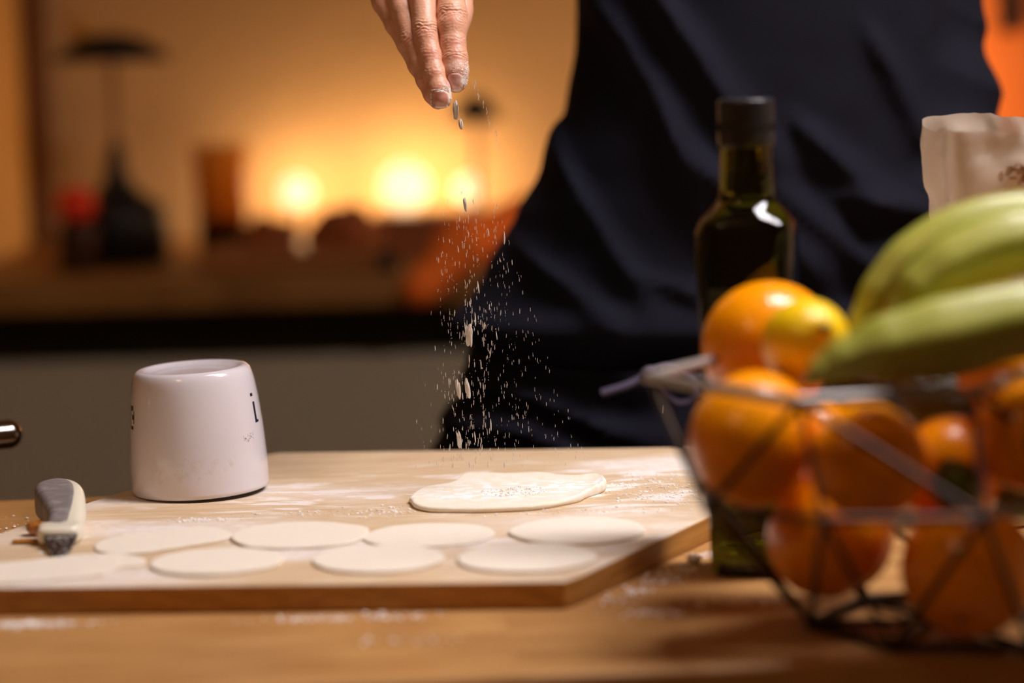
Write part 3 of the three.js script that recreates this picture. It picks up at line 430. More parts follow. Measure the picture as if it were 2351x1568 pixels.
{ // orange tall cupboard behind the person's side
  const t = thing('tall_cupboard', 'orange painted tall cupboard at the far right behind the person', 'cupboard'), o = phys('#f58a3c', 0.5);
  part('carcass', box(0.56, 1.3, WT + 0.001, 2.1, -3.649, -3.46), std('#b34a14', 0.6), t); const d = part('door', box(0.562, 0.93, WT + 0.004, 2.09, -3.459, -3.44), o, t); part('door', box(0.934, 1.298, WT + 0.004, 2.09, -3.459, -3.44), o, t);
  part('handle', box(0.695, 0.722, 1.2, 1.46, -3.439, -3.415, 0.004), std('#0c0a0a', 0.4), d, null, 'black bar handle');
}
// small globe lamps
function globe(label, [x, y, z], r, k = 1) {
  const t = thing('globe_lamp', label, 'lamp', [x, WT, z], 'small glowing globe lamps on the rear counter');
  part('foot', lathe([[0, 0.012], [0.03, 0.01], [0.032, 0], [0, 0]], 32), std('#6a4a26', 0.4, { metalness: 0.8 }), t);
  part('stem', bar([0, 0.008, 0], [0, y - WT - r * 0.9, 0], 0.005), std('#6a4a26', 0.4, { metalness: 0.8 }), t);
  part('glass_globe', new THREE.SphereGeometry(r, 32, 24), new THREE.MeshStandardMaterial({ color: C('#fff0d0'), roughness: 0.5, emissive: new THREE.Color(1, 0.80, 0.46), emissiveIntensity: 1.25 }), t, [0, y - WT, 0], 'glowing warm white glass globe');
  const l = new THREE.PointLight(new THREE.Color(...GLOBE.color), GLOBE.candela * k); l.name = 'globe_light'; l.position.set(0, y - WT, 0); l.castShadow = true; l.shadow.radius = 1; t.add(l);
}
globe('glowing globe lamp nearer the amber jar', [-0.312, 0.992, -3.575], 0.024);
globe('larger glowing globe lamp nearer the person', [-0.152, 0.997, -3.57], 0.034, 1.3);
globe('smallest glowing globe lamp, partly behind the thin black lamp', [-0.058, 0.99, -3.575], 0.02, 0.75);
globe('glowing globe lamp hidden behind the person, lighting the orange cupboard', [0.5, 1.12, -3.27], 0.028, 4.5);
// black lamps with flat shades, switched off
function deskLamp(label, [x, z], yShade, rs, base) {
  const t = thing('table_lamp', label, 'lamp', [x, WT, z], 'unlit black table lamps'), h = yShade - WT, bl = std('#100d0b', 0.55);
  part('shade', lathe([[0.006, h + 0.026], [rs * 0.5, h + 0.019], [rs * 0.95, h - 0.001], [rs, h - 0.012], [rs * 0.97, h - 0.013], [rs * 0.5, h + 0.002], [0.006, h + 0.006]], 48), bl, t);
  part('stem', bar([0, 0.02, 0], [0, h + 0.012, 0], 0.0045), std('#7a5030', 0.5), t);
  part('base', base ? lathe([[0, 0], [0.066, 0], [0.068, 0.058], [0.062, 0.078], [0.034, 0.095], [0.017, 0.115], [0.009, 0.165], [0, 0.17]], 48) : lathe([[0, 0], [0.03, 0], [0.03, 0.01], [0.006, 0.016], [0, 0.016]], 32), bl, t);
  if (base) { part('finial', new THREE.SphereGeometry(0.018, 20, 14).translate(-0.042, h + 0.03, 0), std('#d89a40', 0.5), t); part('finial_arm', bar([-0.002, h + 0.01, 0], [-0.04, h + 0.026, 0], 0.004), bl, t); }
}
deskLamp('black unlit table lamp with a flat shade and broad cone base, left of the jar', [-0.532, -3.3], 1.207, 0.078, true);
deskLamp('small black unlit lamp with a flat shade, close to the person', [-0.043, -3.45], 1.107, 0.034, false);
{ const t = thing('jar', 'small dark jar with a domed red lid beside the black lamp', 'jar', [-0.572, WT, -3.2]); part('jar_body', lathe([[0, 0], [0.025, 0], [0.028, 0.006], [0.028, 0.055], [0.022, 0.066], [0, 0.066]], 40), phys('#3a1c0c', 0.2), t); part('lid', new THREE.SphereGeometry(0.0265, 32, 20).scale(1, 0.95, 1), phys('#ff3a10', 0.35), t, [0, 0.088, 0], 'round red lid'); }
{ const t = thing('amber_jar', 'tall amber glass jar in front of the glowing wall', 'jar', [-0.394, WT, -3.33]);
  part('glass_wall', lathe([[0, 0], [0.030, 0], [0.033, 0.004], [0.034, 0.08], [0.039, 0.155], [0.0375, 0.156], [0.0315, 0.08], [0.030, 0.008], [0, 0.006]], 48), new THREE.MeshPhysicalMaterial({ color: C('#ffffff'), roughness: 0.08, transmission: 1, thickness: 0.01, ior: 1.45, attenuationColor: new THREE.Color(0.4, 0.19, 0.04), attenuationDistance: 0.004 }), t);
  part('contents', lathe([[0, 0.009], [0.028, 0.009], [0.029, 0.045], [0, 0.047]], 40), std('#3a1e0a', 0.7), t); }
{ const wood = std('#a0622a', 0.55), t = thing('serving_board', 'low brown serving board carrying two bread buns on the worktop', 'board', [-0.265, WT, -3.24]); part('board_slab', box(-0.14, 0.10, 0.001, 0.024, -0.09, 0.09, 0.004), wood, t); part('foot', box(-0.12, 0.08, 0, 0.001, -0.07, 0.07, 0.0004), wood, t); }
{ const crust = new THREE.MeshStandardMaterial({ roughness: 0.6, map: texture(256, 256, (u, v) => mixc([128, 62, 20], [176, 98, 40], fbm(u * 8, v * 8, 3, 4))) });
  for (const [label, x, z, sx, sy] of [['smaller brown bun, nearer the amber jar', -0.322, -3.25, 0.034, 0.04], ['larger brown bun in front of the two glowing lamps', -0.222, -3.25, 0.047, 0.05]]) { const g = lump(1, x * 20, 1, 1, 1); const p = g.attributes.position; for (let i = 0; i < p.count; i++) if (p.getY(i) < -0.35) p.setY(i, -0.35); g.translate(0, 0.35, 0).scale(sx * 1.05, sy / 1.35, 0.04); g.computeVertexNormals(); solo('bread_bun', label, 'bread', g, crust, { group: 'bread buns on the serving board' }).position.set(x, WT + 0.0242, z); } }
{ const t = thing('wooden_box', 'low dark wooden box behind the orange oven mitt', 'box', [-0.078, WT, -3.335]), w = std('#94521e', 0.6); part('box_body', box(-0.1, 0.13, 0, 0.046, -0.05, 0.05, 0.003), w, t); part('lid', box(-0.105, 0.135, 0.046, 0.056, -0.055, 0.055, 0.003), w, t); }
{ // oven mitt leaning on the box, thumb upwards
  const A = [-0.112, 0.905, -3.003, 0.021], B = [-0.06, 0.957, -3.048, 0.028], D = [0.03, 0.982, -3.14, 0.031], Th = [-0.05, 0.965, -3.07, 0.014], Tk = [-0.066, 0.982, -3.06, 0.011];
  const f = (x, y, z) => smin(chain(x, y, z, [A, B, D], 0.02), cap(x, y, z, Th, Tk), 0.02) + (fbm(x * 40, y * 40, z * 40, 2) - 0.5) * 0.004;
  const t = thing('oven_mitt', 'orange padded oven mitt hanging over the worktop edge beside the person', 'oven mitt'); part('padded_body', nets(f, [-0.16, 0.86, -3.2], [0.08, 1.03, -2.96], 0.005), std('#ff7a1c', 0.85), t);
  part('cuff_band', new THREE.TorusGeometry(0.026, 0.004, 10, 32).rotateY(Math.PI / 2).rotateZ(0.3).rotateY(-0.6).translate(0.05, 0.99, -3.16), std('#a83e08', 0.85), t);
}
{ const t = thing('kitchen_timer', 'small black round timer at the worktop front edge', 'timer', [-0.158, WT, -3.1]); part('dial', lathe([[0, 0], [0.012, 0], [0.014, 0.006], [0.012, 0.02], [0.006, 0.025], [0, 0.025]], 32), std('#120d08', 0.5), t); part('grip', box(-0.0025, 0.0025, 0.024, 0.032, -0.008, 0.008, 0.001), std('#120d08', 0.5), t); }

// ================================================================ the person
const person = thing('person', 'person in dark navy shirt and waist apron sprinkling flour with one hand', 'person', [0.2, 0, -2.02]);
const PX = 0.2, PZ = -2.02, world2 = (g) => g.translate(-PX, 0, -PZ);
// torso outline by height: centre x, half width, centre z, half depth
const SEC = [[0.0, 0.18, 0.25, -2.03, 0.13], [0.78, 0.17, 0.262, -2.03, 0.145], [0.86, 0.18, 0.236, -2.025, 0.145], [0.905, 0.182, 0.220, -2.02, 0.14], [0.94, 0.186, 0.204, -2.015, 0.132], [0.962, 0.186, 0.207, -2.01, 0.126], [0.99, 0.187, 0.212, -2.01, 0.13], [1.03, 0.192, 0.200, -2.01, 0.13], [1.07, 0.199, 0.182, -2.01, 0.128], [1.11, 0.205, 0.165, -2.01, 0.126], [1.16, 0.21, 0.149, -2.01, 0.125], [1.21, 0.213, 0.143, -2.01, 0.124], [1.27, 0.214, 0.140, -2.01, 0.122], [1.36, 0.21, 0.155, -2.01, 0.115], [1.44, 0.208, 0.165, -2.02, 0.095], [1.5, 0.208, 0.11, -2.03, 0.07], [1.6, 0.208, 0.06, -2.03, 0.055]];
function sec(y) { let i = 0; while (i < SEC.length - 2 && SEC[i + 1][0] < y) i++; const a = SEC[i], b = SEC[i + 1], t = clamp((y - a[0]) / (b[0] - a[0]), 0, 1), s = t * t * (3 - 2 * t); return [1, 2, 3, 4].map((k) => lerp(a[k], b[k], lerp(t, s, 0.6))); }
function torso(x, y, z, off) { const [xc, a, zc, b] = sec(y), A = a + off, Bb = b + off, u = Math.abs((x - xc) / A), w = Math.abs((z - zc) / Bb); return (Math.pow(u ** 2.3 + w ** 2.3, 1 / 2.3) - 1) * Math.min(A, Bb) * 0.95; }
const ridge = (t) => { const q = Math.abs(t - Math.floor(t) - 0.5) * 2; return Math.pow(1 - q, 1.6); };
// long creases: [x, y] where the fold starts and ends (metres, as worn), half width, height
const FOLD = [[0.07, 1.25, 0.17, 1.08, 0.013, 0.016], [0.10, 1.27, 0.215, 1.10, 0.012, 0.017], [0.15, 1.12, 0.25, 1.02, 0.014, 0.016], [0.22, 1.15, 0.30, 1.07, 0.012, 0.015], [0.25, 1.09, 0.36, 1.065, 0.011, 0.013], [0.04, 1.12, 0.11, 1.0, 0.011, 0.011], [0.20, 1.10, 0.33, 1.00, 0.014, 0.014], [0.0, 1.05, 0.09, 0.985, 0.01, 0.010], [0.12, 1.16, 0.16, 1.05, 0.010, 0.010], [0.28, 1.22, 0.34, 1.11, 0.012, 0.010], [0.03, 1.17, 0.05, 1.06, 0.010, 0.008], [0.10, 1.03, 0.24, 0.985, 0.010, 0.008]];
function folds(x, y, z) {
  const front = smoothstep(z, -2.06, -1.97); if (front <= 0) return 0; let h = 0; const wx = x + 0.016 * (fbm(x * 9, y * 9, 3, 3) - 0.5), wy = y + 0.016 * (fbm(x * 9 + 5, y * 9, 8, 3) - 0.5);
  for (const [ax, ay, bx, by, w, k] of FOLD) { const dx = bx - ax, dy = by - ay, L2 = dx * dx + dy * dy, t = clamp(((wx - ax) * dx + (wy - ay) * dy) / L2, -0.15, 1.15), q = Math.hypot(wx - ax - dx * t, wy - ay - dy * t) / (w * (0.7 + 0.6 * t)); const end = smoothstep(t, -0.15, 0.25) * (1 - smoothstep(t, 0.8, 1.15)); h += k * end * Math.exp(-q * q); }
  return front * (h + 0.008 * (fbm(x * 12, y * 9, 5, 3) - 0.5));
}
const shR = [0.07, 1.455, -2.03, 0.062], elR = [-0.09, 1.43, -1.96, 0.048], wrR = [-0.0623, 1.358, -1.73, 0.028], shL = [0.332, 1.45, -2.03, 0.060], elL = [0.338, 1.2, -2.02, 0.044], wrL = [0.362, 0.975, -1.84, 0.03];
const mixp = (a, b, t, r) => [lerp(a[0], b[0], t), lerp(a[1], b[1], t), lerp(a[2], b[2], t), r];
const shirtF = (x, y, z) => {
  const blouse = 0.014 * Math.exp(-(((y - 0.986) / 0.018) ** 2)) * smoothstep(z, -2.05, -1.95);
  let d = torso(x, y, z, 0.012) - folds(x, y, z) - blouse; d = Math.max(d, 0.955 - y); d = Math.max(d, y - 1.512);
  d = smin(d, chain(x, y, z, [[...shR.slice(0, 3), 0.068], mixp(shR, elR, 0.75, 0.06)], 0.02), 0.05);
  const sl = chain(x, y, z, [[...shL.slice(0, 3), 0.068], [0.338, 1.25, -2.02, 0.053], [0.337, 1.2, -2.02, 0.052], [0.345, 1.16, -1.985, 0.05], [0.36, 1.02, -1.89, 0.04], mixp(elL, wrL, 0.9, 0.037)], 0.02) - 0.006 * ridge((y + x * 0.4) / 0.05) * smoothstep(y, 1.0, 1.1);
  return smin(d, sl, 0.02);
};
const apronF = (x, y, z) => { let d = torso(x, y, z, 0.018) - 0.010 * ridge((x * 0.3 + y * 0.95 + 0.2 * fbm(x * 6, y * 9, 2, 2)) / 0.055) * smoothstep(y, 0.84, 0.9) * smoothstep(z, -2.06, -1.96) - 0.008 * ridge((x + 0.15 * y + 0.1 * fbm(x * 4, y * 4, 7, 2)) / 0.09) * smoothstep(0.93 - y, 0, 0.1) * smoothstep(z, -2.06, -1.96); d = Math.max(d, y - 0.958); d = Math.max(d, 0.56 - y); return Math.max(d, -torso(x, y, z, 0.008), -(z + 2.03)); };
const clothBump = texture(512, 512, (u, v) => 255 * (0.5 + 0.25 * Math.sin(u * 512 * 1.6) * Math.sin(v * 512 * 1.6)), false);
const navy = (hex) => phys(hex, 0.92, { sheen: 0.08, sheenColor: C('#5a5a80'), sheenRoughness: 0.5, specularIntensity: 0.3 });
part('shirt', world2(nets(shirtF, [-0.2, 0.94, -2.2], [0.5, 1.56, -1.75], 0.0065)), navy('#13131d'), person, null, 'loose dark navy shirt with soft folds');
part('waist_apron', world2(nets(apronF, [-0.16, 0.55, -2.06], [0.52, 0.98, -1.82], 0.007)), navy('#15151f'), person, null, 'navy apron wrapped round the waist');
{ // apron string with its bow
  const cord = navy('#5d5468'), pts = [0, 1, 2, 3, 4, 5, 6, 7, 8, 9, 10, 11].map((i) => { const a = i / 12 * 2 * Math.PI, [xc, A, zc, B] = sec(0.953); return [xc + (A + 0.014) * Math.cos(a), 0.953, zc + (B + 0.02) * Math.sin(a)]; });
  const bow = mergeGeometries([tube([[0.0685, 0.9436, -1.848], [0.087, 0.9492, -1.846], [0.1022, 0.956, -1.846], [0.1056, 0.9583, -1.843]], 0.0034, 24, 8), tube([[0.1056, 0.9593, -1.843], [0.1174, 0.9639, -1.838], [0.1305, 0.9586, -1.837], [0.1396, 0.9478, -1.838], [0.1373, 0.938, -1.840], [0.1266, 0.9356, -1.842], [0.1168, 0.9434, -1.844], [0.1071, 0.9572, -1.843]], 0.0034, 48, 8), new THREE.SphereGeometry(0.0065, 16, 12).translate(0.1056, 0.9583, -1.842)]);
  const st = part('apron_string', world2(tube(pts, 0.004, 96, 8, true)), cord, person); part('bow', world2(bow), cord, st, null, 'loose bow of the apron string');
}
part('trousers', world2((() => { const f = (x, y, z) => { let d = Math.max(torso(x, y, z, 0.004), y - 0.95, 0.72 - y); for (const s of [-1, 1]) d = smin(d, chain(x, y, z, [[0.18 + s * 0.1, 0.84, -2.04, 0.115], [0.18 + s * 0.1, 0.48, -2.02, 0.085], [0.18 + s * 0.105, 0.1, -2.05, 0.065]], 0.03), 0.04); return Math.max(d, 0.05 - y); }; return nets(f, [-0.16, 0.02, -2.24], [0.52, 0.98, -1.84], 0.014); })()), std('#15151c', 0.9), person);
for (const s of [-1, 1]) part('shoe', world2((() => { const X = 0.18 + s * 0.105; return nets((x, y, z) => Math.max(smin(cap(x, y, z, [X, 0.05, -2.08, 0.05], [X + s * 0.01, 0.03, -1.93, 0.042]), cap(x, y, z, [X, 0.06, -2.07, 0.05], [X, 0.12, -2.06, 0.05]), 0.03), 0.002 - y), [X - 0.08, -0.01, -2.16], [X + 0.09, 0.18, -1.86], 0.008); })()), std('#151212', 0.6), person);

// ---- right hand, in units of 0.2915 mm, its own axes: x along the knuckles, y up, z towards the viewer
const HS = 0.00029147, HQ = new THREE.Quaternion().setFromEuler(new THREE.Euler(-7.4 * Math.PI / 180, 0, -1.5 * Math.PI / 180, 'YXZ')), HP = new THREE.Vector3(-0.0459, 1.2163, -1.6323);
const hand2world = new THREE.Matrix4().compose(HP, HQ, new THREE.Vector3(HS, HS, HS));
const LEAN = 0.42, J = (l) => l.map(([x, y, z, r]) => [x - 1000, 100 - y, z - LEAN * (200 - y), r]); // the hand leans back towards the body
const FI = {
  index: J([[1022, -135, -25, 40], [1032, -30, -4, 32.5], [1036, 22, 4, 34], [1036, 52, 5, 34.5], [1039, 98, 1, 29.5], [1043.5, 131, 0, 29.5], [1045.5, 163, -6, 30], [1046, 184, -14, 26.5]]),
  middle: J([[955, -150, -10, 40], [967, -15, 4, 30.5], [974, 60, 10, 28], [977, 80, 9, 27], [987, 125, 6, 25.5], [997, 168, 3, 25], [1007, 205, -3, 25.5], [1013, 226, -10, 24]]),
  ring: J([[890, -140, -32, 38], [922, 10, -24, 29], [944, 85, -16, 27], [962, 140, -19, 22.5], [976, 180, -23, 21.5], [993, 214, -30, 21], [1004, 230, -34, 19]]),
  pinky: J([[838, -120, -66, 33], [874, -15, -58, 27.5], [902, 42, -52, 23], [928, 92, -50, 20], [952, 145, -54, 17], [970, 178, -58, 15]]),
  thumb: J([[1000, -230, -105, 50], [1050, -60, -100, 35], [1052, 0, -88, 30], [1050, 18, -84, 29], [1038, 75, -72, 27], [1031, 140, -62, 25], [1026, 178, -54, 21]]),
};
const PALM = [J([[930, -440, -40, 62], [1012, -150, -38, 46]]), J([[925, -440, -38, 62], [955, -160, -26, 46]]), J([[915, -440, -42, 60], [892, -150, -44, 44]]), J([[905, -440, -48, 58], [842, -130, -72, 38]]), J([[950, -430, -60, 55], [1000, -230, -105, 50]])];
// creases over the joints: [finger, joint index, strength, reach]
const CREASE = [['index', 2.5, 3.0, 21], ['index', 5, 2.0, 11], ['index', 4, 0.9, 22], ['middle', 2.5, 3.4, 19], ['middle', 5, 1.3, 10], ['middle', 4, 0.7, 26], ['ring', 2, 3.0, 19], ['ring', 4, 0.9, 11]];
const creaseAt = CREASE.map(([n, j, s, w]) => { const c = FI[n], i = Math.floor(j), k = j - i, a = c[i], b = c[Math.min(i + 1, c.length - 1)], p = a.map((v, q) => lerp(v, b[q], k)), e = c[Math.min(i + 1, c.length - 1)], o = c[Math.max(i - 1, 0)], d = [e[0] - o[0], e[1] - o[1], e[2] - o[2]], l = Math.hypot(...d); return { n, p, d: d.map((v) => v / l), s, w }; });
function creases(x, y, z, who) {
  let h = 0;
  for (const c of creaseAt) if (c.n === who) {
    const dx = x - c.p[0], dy = y - c.p[1], dz0 = z - c.p[2], dz = dz0 * 0.92 + dy * 0.387; if (dz < 0) continue; const t = dx * c.d[0] + dy * c.d[1] + dz0 * c.d[2]; if (Math.abs(t) > c.w * 1.7) continue;
    const lat = Math.abs(dx * c.d[1] - dy * c.d[0]), g = Math.exp(-((t / c.w) ** 2)) * smoothstep(dz, 4, 18), wob = 11 * (vnoise(x * 0.07, y * 0.06, 4) - 0.5) + 5 * (vnoise(x * 0.16, y * 0.12, 6) - 0.5) - 0.010 * lat * lat * Math.sign(t);
    h += 0.5 * c.s * g * (0.5 + 0.5 * Math.sin((t + wob) * 6.283 / 8.5)) + c.s * 0.5 * g * (vnoise(x * 0.22, y * 0.22, 8) - 0.5) - c.s * 0.5 * g;
  }
  const fine = 0.09 * Math.sin(y * 0.9 + 3 * vnoise(x * 0.05, y * 0.05, 1)) * (vnoise(x * 0.04, y * 0.06, 6)); return h + fine + 0.5 * (vnoise(x * 0.25, y * 0.25, z * 0.25) - 0.5);
}
function handF(x, y, z, detail = true) {
  const d = {}; let m = 1e9, who;
  for (const n in FI) { d[n] = chain(x, y, z, FI[n], 9); if (d[n] < m) { m = d[n]; who = n; } }
  let r = smin(smin(smin(d.index, d.middle, 1.5), smin(d.ring, d.pinky, 3), 1.5), d.thumb, 2);
  if (y > 120) { let p = 1e9; for (const c of PALM) p = smin(p, cap(x, y, z, c[0], c[1]), 40); r = smin(r, p, 30); }
  return detail && Math.abs(r) < 8 ? r - creases(x, y, z, who) : r;
}
const skin = new THREE.MeshPhysicalMaterial({ vertexColors: true, roughness: 0.46, sheen: 0.1, sheenColor: C('#ffc8a8'), clearcoat: 0.08, clearcoatRoughness: 0.4 });
{
  const fine = nets(handF, [-190, -162, -215], [92, 135, 60], 2.0), top = nets((x, y, z) => Math.max(handF(x, y, z, false), 122 - y), [-240, 112, -480], [110, 560, 40], 7);
  const tint = (g, f) => { const p = g.attributes.position, c = new Float32Array(p.count * 3); for (let i = 0; i < p.count; i++) f(p.getX(i), p.getY(i), p.getZ(i)).toArray(c, i * 3); g.setAttribute('color', new THREE.BufferAttribute(c, 3)); return g; };
  const base = C('#d79a78'), red = C('#c5604c'), pale = C('#e2ae90'), flour = C('#f3e6dc'), fingers = ['index', 'middle', 'ring', 'pinky', 'thumb'];
  const skinAt = (x, y, z) => {
    const c = base.clone().lerp(pale, 0.6 * fbm(x * 0.03, y * 0.03, z * 0.03, 3)); let m = 1e9, who = ''; for (const n of fingers) { const q = chain(x, y, z, FI[n], 9); if (q < m) { m = q; who = n; } }
    for (const k of creaseAt) if (k.n === who) { const q = Math.hypot(x - k.p[0], y - k.p[1]); c.lerp(red, 0.55 * Math.exp(-((q / (k.w * 0.9)) ** 2)) * (0.4 + 0.6 * vnoise(x * 0.1, y * 0.1, 2))); }
    const tip = FI[who].at(-1); c.lerp(red, 0.4 * Math.exp(-(((y - tip[1]) / 34) ** 2)));
    let f = 0; if (who === 'index') f = smoothstep(x, 56, 74) * smoothstep(-y, 40, 62) * 1.1 + 0.4 * Math.exp(-(((x - 55) / 26) ** 2 + ((y + 55) / 18) ** 2)) + 0.9 * Math.exp(-(((x - 30) / 9) ** 2 + ((y + 98) / 9) ** 2)); if (who === 'middle') f = 0.7 * Math.exp(-(((x - 25) / 16) ** 2 + ((y + 106) / 9) ** 2)) + Math.exp(-(((x - 34) / 6) ** 2 + ((y + 122) / 16) ** 2));
    if (f > 0.02) c.lerp(flour, clamp(f * 1.6, 0, 1) * smoothstep(vnoise(x * 0.3, y * 0.3, z * 0.3) * 0.6 + 0.4 * vnoise(x * 0.7, y * 0.7, z * 0.7), 0.5, 0.66) * 0.95);
    return c;
  };
  tint(fine, skinAt); tint(top, () => base); fine.applyMatrix4(hand2world); top.applyMatrix4(hand2world);
  // the rest of the body: forearm, arms, neck, head, a trunk under the clothes, the other hand on the table
  const head = [0.205, 1.71, -1.99];
  const lf = [[0.352, 0.9], [0.366, 0.86], [0.381, 0.86], [0.395, 0.9]];
  const bodyF = (x, y, z) => {
    let d = Math.max(torso(x, y, z, -0.012), 0.9 - y, y - 1.5); d = smin(d, chain(x, y, z, [shR.map((v, i) => (i === 3 ? 0.052 : v)), elR.map((v, i) => (i === 3 ? 0.044 : v)), mixp(elR, wrR, 0.35, 0.045), mixp(elR, wrR, 1.02, 0.026)], 0.03), 0.04);
    d = smin(d, chain(x, y, z, [shL.map((v, i) => (i === 3 ? 0.05 : v)), elL.map((v, i) => (i === 3 ? 0.036 : v)), mixp(elL, wrL, 0.35, 0.034), wrL], 0.03), 0.04);
    d = smin(d, cap(x, y, z, [0.208, 1.47, -2.03, 0.062], [0.206, 1.6, -2.01, 0.055]), 0.05);
    let h = Math.hypot((x - head[0]) / 0.076, (y - head[1]) / 0.112, (z - head[2]) / 0.096) - 1; h *= 0.078; h = smin(h, cap(x, y, z, [head[0], 1.635, -1.955, 0.05], [head[0], 1.62, -1.93, 0.032]), 0.03); h = smin(h, cap(x, y, z, [head[0], 1.715, -1.895, 0.008], [head[0], 1.675, -1.872, 0.013]), 0.014);
    for (const s of [-1, 1]) { h = smin(h, cap(x, y, z, [head[0] + s * 0.077, 1.73, -1.995, 0.012], [head[0] + s * 0.075, 1.68, -1.985, 0.009]), 0.01); h = Math.max(h, -(Math.hypot(x - head[0] - s * 0.031, y - 1.717, z + 1.886) - 0.013)); h = smin(h, Math.hypot(x - head[0] - s * 0.031, y - 1.717, z + 1.904) - 0.012, 0.004); }
    h = smin(h, cap(x, y, z, [head[0] - 0.02, 1.648, -1.9, 0.008], [head[0] + 0.02, 1.648, -1.9, 0.008]), 0.01); d = smin(d, h, 0.03);
    return d;
  };
  const body = nets(bodyF, [-0.19, 0.88, -2.18], [0.45, 1.86, -1.6], 0.0105);
  const lhand = nets((x, y, z) => { let d = smin(cap(x, y, z, wrL, [0.374, 0.945, -1.80, 0.03]), cap(x, y, z, [0.374, 0.945, -1.80, 0.028], [0.374, 0.925, -1.745, 0.024]), 0.02); [[-0.026, 0.052], [-0.009, 0.066], [0.009, 0.063], [0.025, 0.048]].forEach(([o, l]) => { d = smin(d, chain(x, y, z, [[0.374 + o, 0.927, -1.745, 0.011], [0.374 + o * 1.15, 0.924, -1.745 + l * 0.5, 0.0095], [0.374 + o * 1.2, 0.911, -1.745 + l, 0.0075]], 0.004), 0.005); }); d = smin(d, chain(x, y, z, [[0.355, 0.938, -1.79, 0.015], [0.334, 0.928, -1.765, 0.012], [0.323, 0.914, -1.74, 0.009]], 0.005), 0.01); return Math.max(d, 0.9008 - y); }, [0.3, 0.895, -1.88], [0.43, 1.01, -1.66], 0.0034);
  tint(body, () => base); tint(lhand, () => base);
  const all = mergeGeometries([fine, top, body, lhand]);
  const b = part('body', world2(all), skin, person);
  // finger nails: curved plates laid on the finger, slightly proud, with a pale free edge
  const nail = (cx, cy, rx, ry, tipY, nm) => {
    const NU = 17, NV = 17, pos = [], idx = [], col = [], z0 = (x, y) => { let z = 62, st = 0; while (z > -60 && st++ < 80) { const d = handF(x, y, z, false); if (d < 0.25) return z; z -= Math.max(d * 0.7, 0.3); } return null; };
    for (let j = 0; j < NV; j++) for (let i = 0; i < NU; i++) { const u = i / (NU - 1) * 2 - 1, v = j / (NV - 1) * 2 - 1, k = 1 / Math.pow(Math.abs(u) ** 3 + Math.abs(v) ** 3 + 1e-6, 1 / 3), m = Math.max(Math.abs(u), Math.abs(v)), x = cx + rx * u * (m > 0 ? m * k * 1 : 0) * 0.98, y = cy + ry * v * (m > 0 ? m * k : 0), zz = z0(x, Math.max(y, tipY + 7)), edge = 1 - smoothstep(m, 0.86, 1);
      pos.push(x, y, (zz ?? -10) - Math.max(0, tipY + 7 - y) * 0.7 + 0.5 + 1.6 * edge); const free = smoothstep(-v, 0.8, 0.92); const dusted = nm.includes('middle') ? smoothstep(m, 0.8, 0.92) * smoothstep(vnoise(u * 5 + 3, v * 5, 2) + 0.35 * u, 0.35, 0.55) : smoothstep(u - v * 0.2, 0.55, 0.8) * smoothstep(vnoise(u * 6, v * 6, 9), 0.35, 0.6); const c = C(nm.includes('middle') ? '#c98470' : '#e0ada0').lerp(C('#f0e6d4'), Math.max(free * 0.9, dusted)).lerp(C('#e8bcae'), 0.25 * vnoise(x * 0.1, y * 0.1)); col.push(c.r, c.g, c.b); }
    for (let j = 0; j < NV - 1; j++) for (let i = 0; i < NU - 1; i++) { const a = j * NU + i; idx.push(a, a + 1, a + NU, a + 1, a + NU + 1, a + NU); }
    const g = new THREE.BufferGeometry(); g.setAttribute('position', new THREE.Float32BufferAttribute(pos, 3)); g.setAttribute('color', new THREE.Float32BufferAttribute(col, 3)); g.setIndex(idx); g.computeVertexNormals(); g.applyMatrix4(hand2world);
    part('fingernail', world2(g), new THREE.MeshPhysicalMaterial({ vertexColors: true, roughness: 0.28, clearcoat: 0.4, clearcoatRoughness: 0.2, side: THREE.DoubleSide }), b, null, nm);
  };
  nail(45, -89, 18.5, 20, -110, 'fingernail of the index finger, lit'); nail(12, -130, 21.5, 20, -150, 'fingernail of the middle finger, flour round its edge');
  part('hair', world2(nets((x, y, z) => { let d = (Math.hypot((x - head[0]) / 0.086, (y - head[1] - 0.012) / 0.12, (z - head[2] + 0.008) / 0.106) - 1) * 0.086; d -= 0.006 * fbm(x * 60, y * 60, z * 60, 2); return Math.max(d, (z - head[2] - 0.045) * 0.8 - (y - head[1] - 0.045) * 0.6, 1.645 - y); }, [0.1, 1.62, -2.12], [0.31, 1.86, -1.86], 0.008)), std('#2a1c12', 0.7), person);
  // flour clinging to the fingertips
  const dust = [], Q = new THREE.Vector3(); const stick = (cx, cy, rx, ry, n) => { for (let i = 0; i < n; i++) { const x = cx + (rnd() - 0.5) * 2 * rx, y = cy + (rnd() - 0.5) * 2 * ry; let z = 62, ok = false; for (let s = 0; s < 60; s++) { const d = handF(x, y, z, false); if (d < 0.4) { ok = true; break; } z -= Math.max(0.3, d * 0.7); if (z < -60) break; } if (ok) { Q.set(x, y, z).applyMatrix4(hand2world); dust.push([Q.x, Q.y, Q.z, 0.5 + rnd() * 1.0]); } } };
  stick(70, -78, 5, 40, 420); stick(56, -56, 19, 14, 160); stick(62, -84, 6, 9, 420); stick(28, -102, 10, 4, 120); stick(34, -116, 4, 12, 300); stick(12, -109, 22, 2, 140); stick(-10, -128, 2, 12, 80); stick(50, -108, 14, 3, 160);
  const g = new THREE.IcosahedronGeometry(0.00017, 1), im = shadow(new THREE.InstancedMesh(g, flourMat, dust.length)); dust.forEach(([x, y, z, s], i) => im.setMatrixAt(i, new THREE.Matrix4().compose(new THREE.Vector3(x - PX, y, z - PZ), new THREE.Quaternion(), new THREE.Vector3(s, s, s)))); im.name = 'clinging_flour'; im.userData = { kind: 'stuff' }; person.add(im);
}

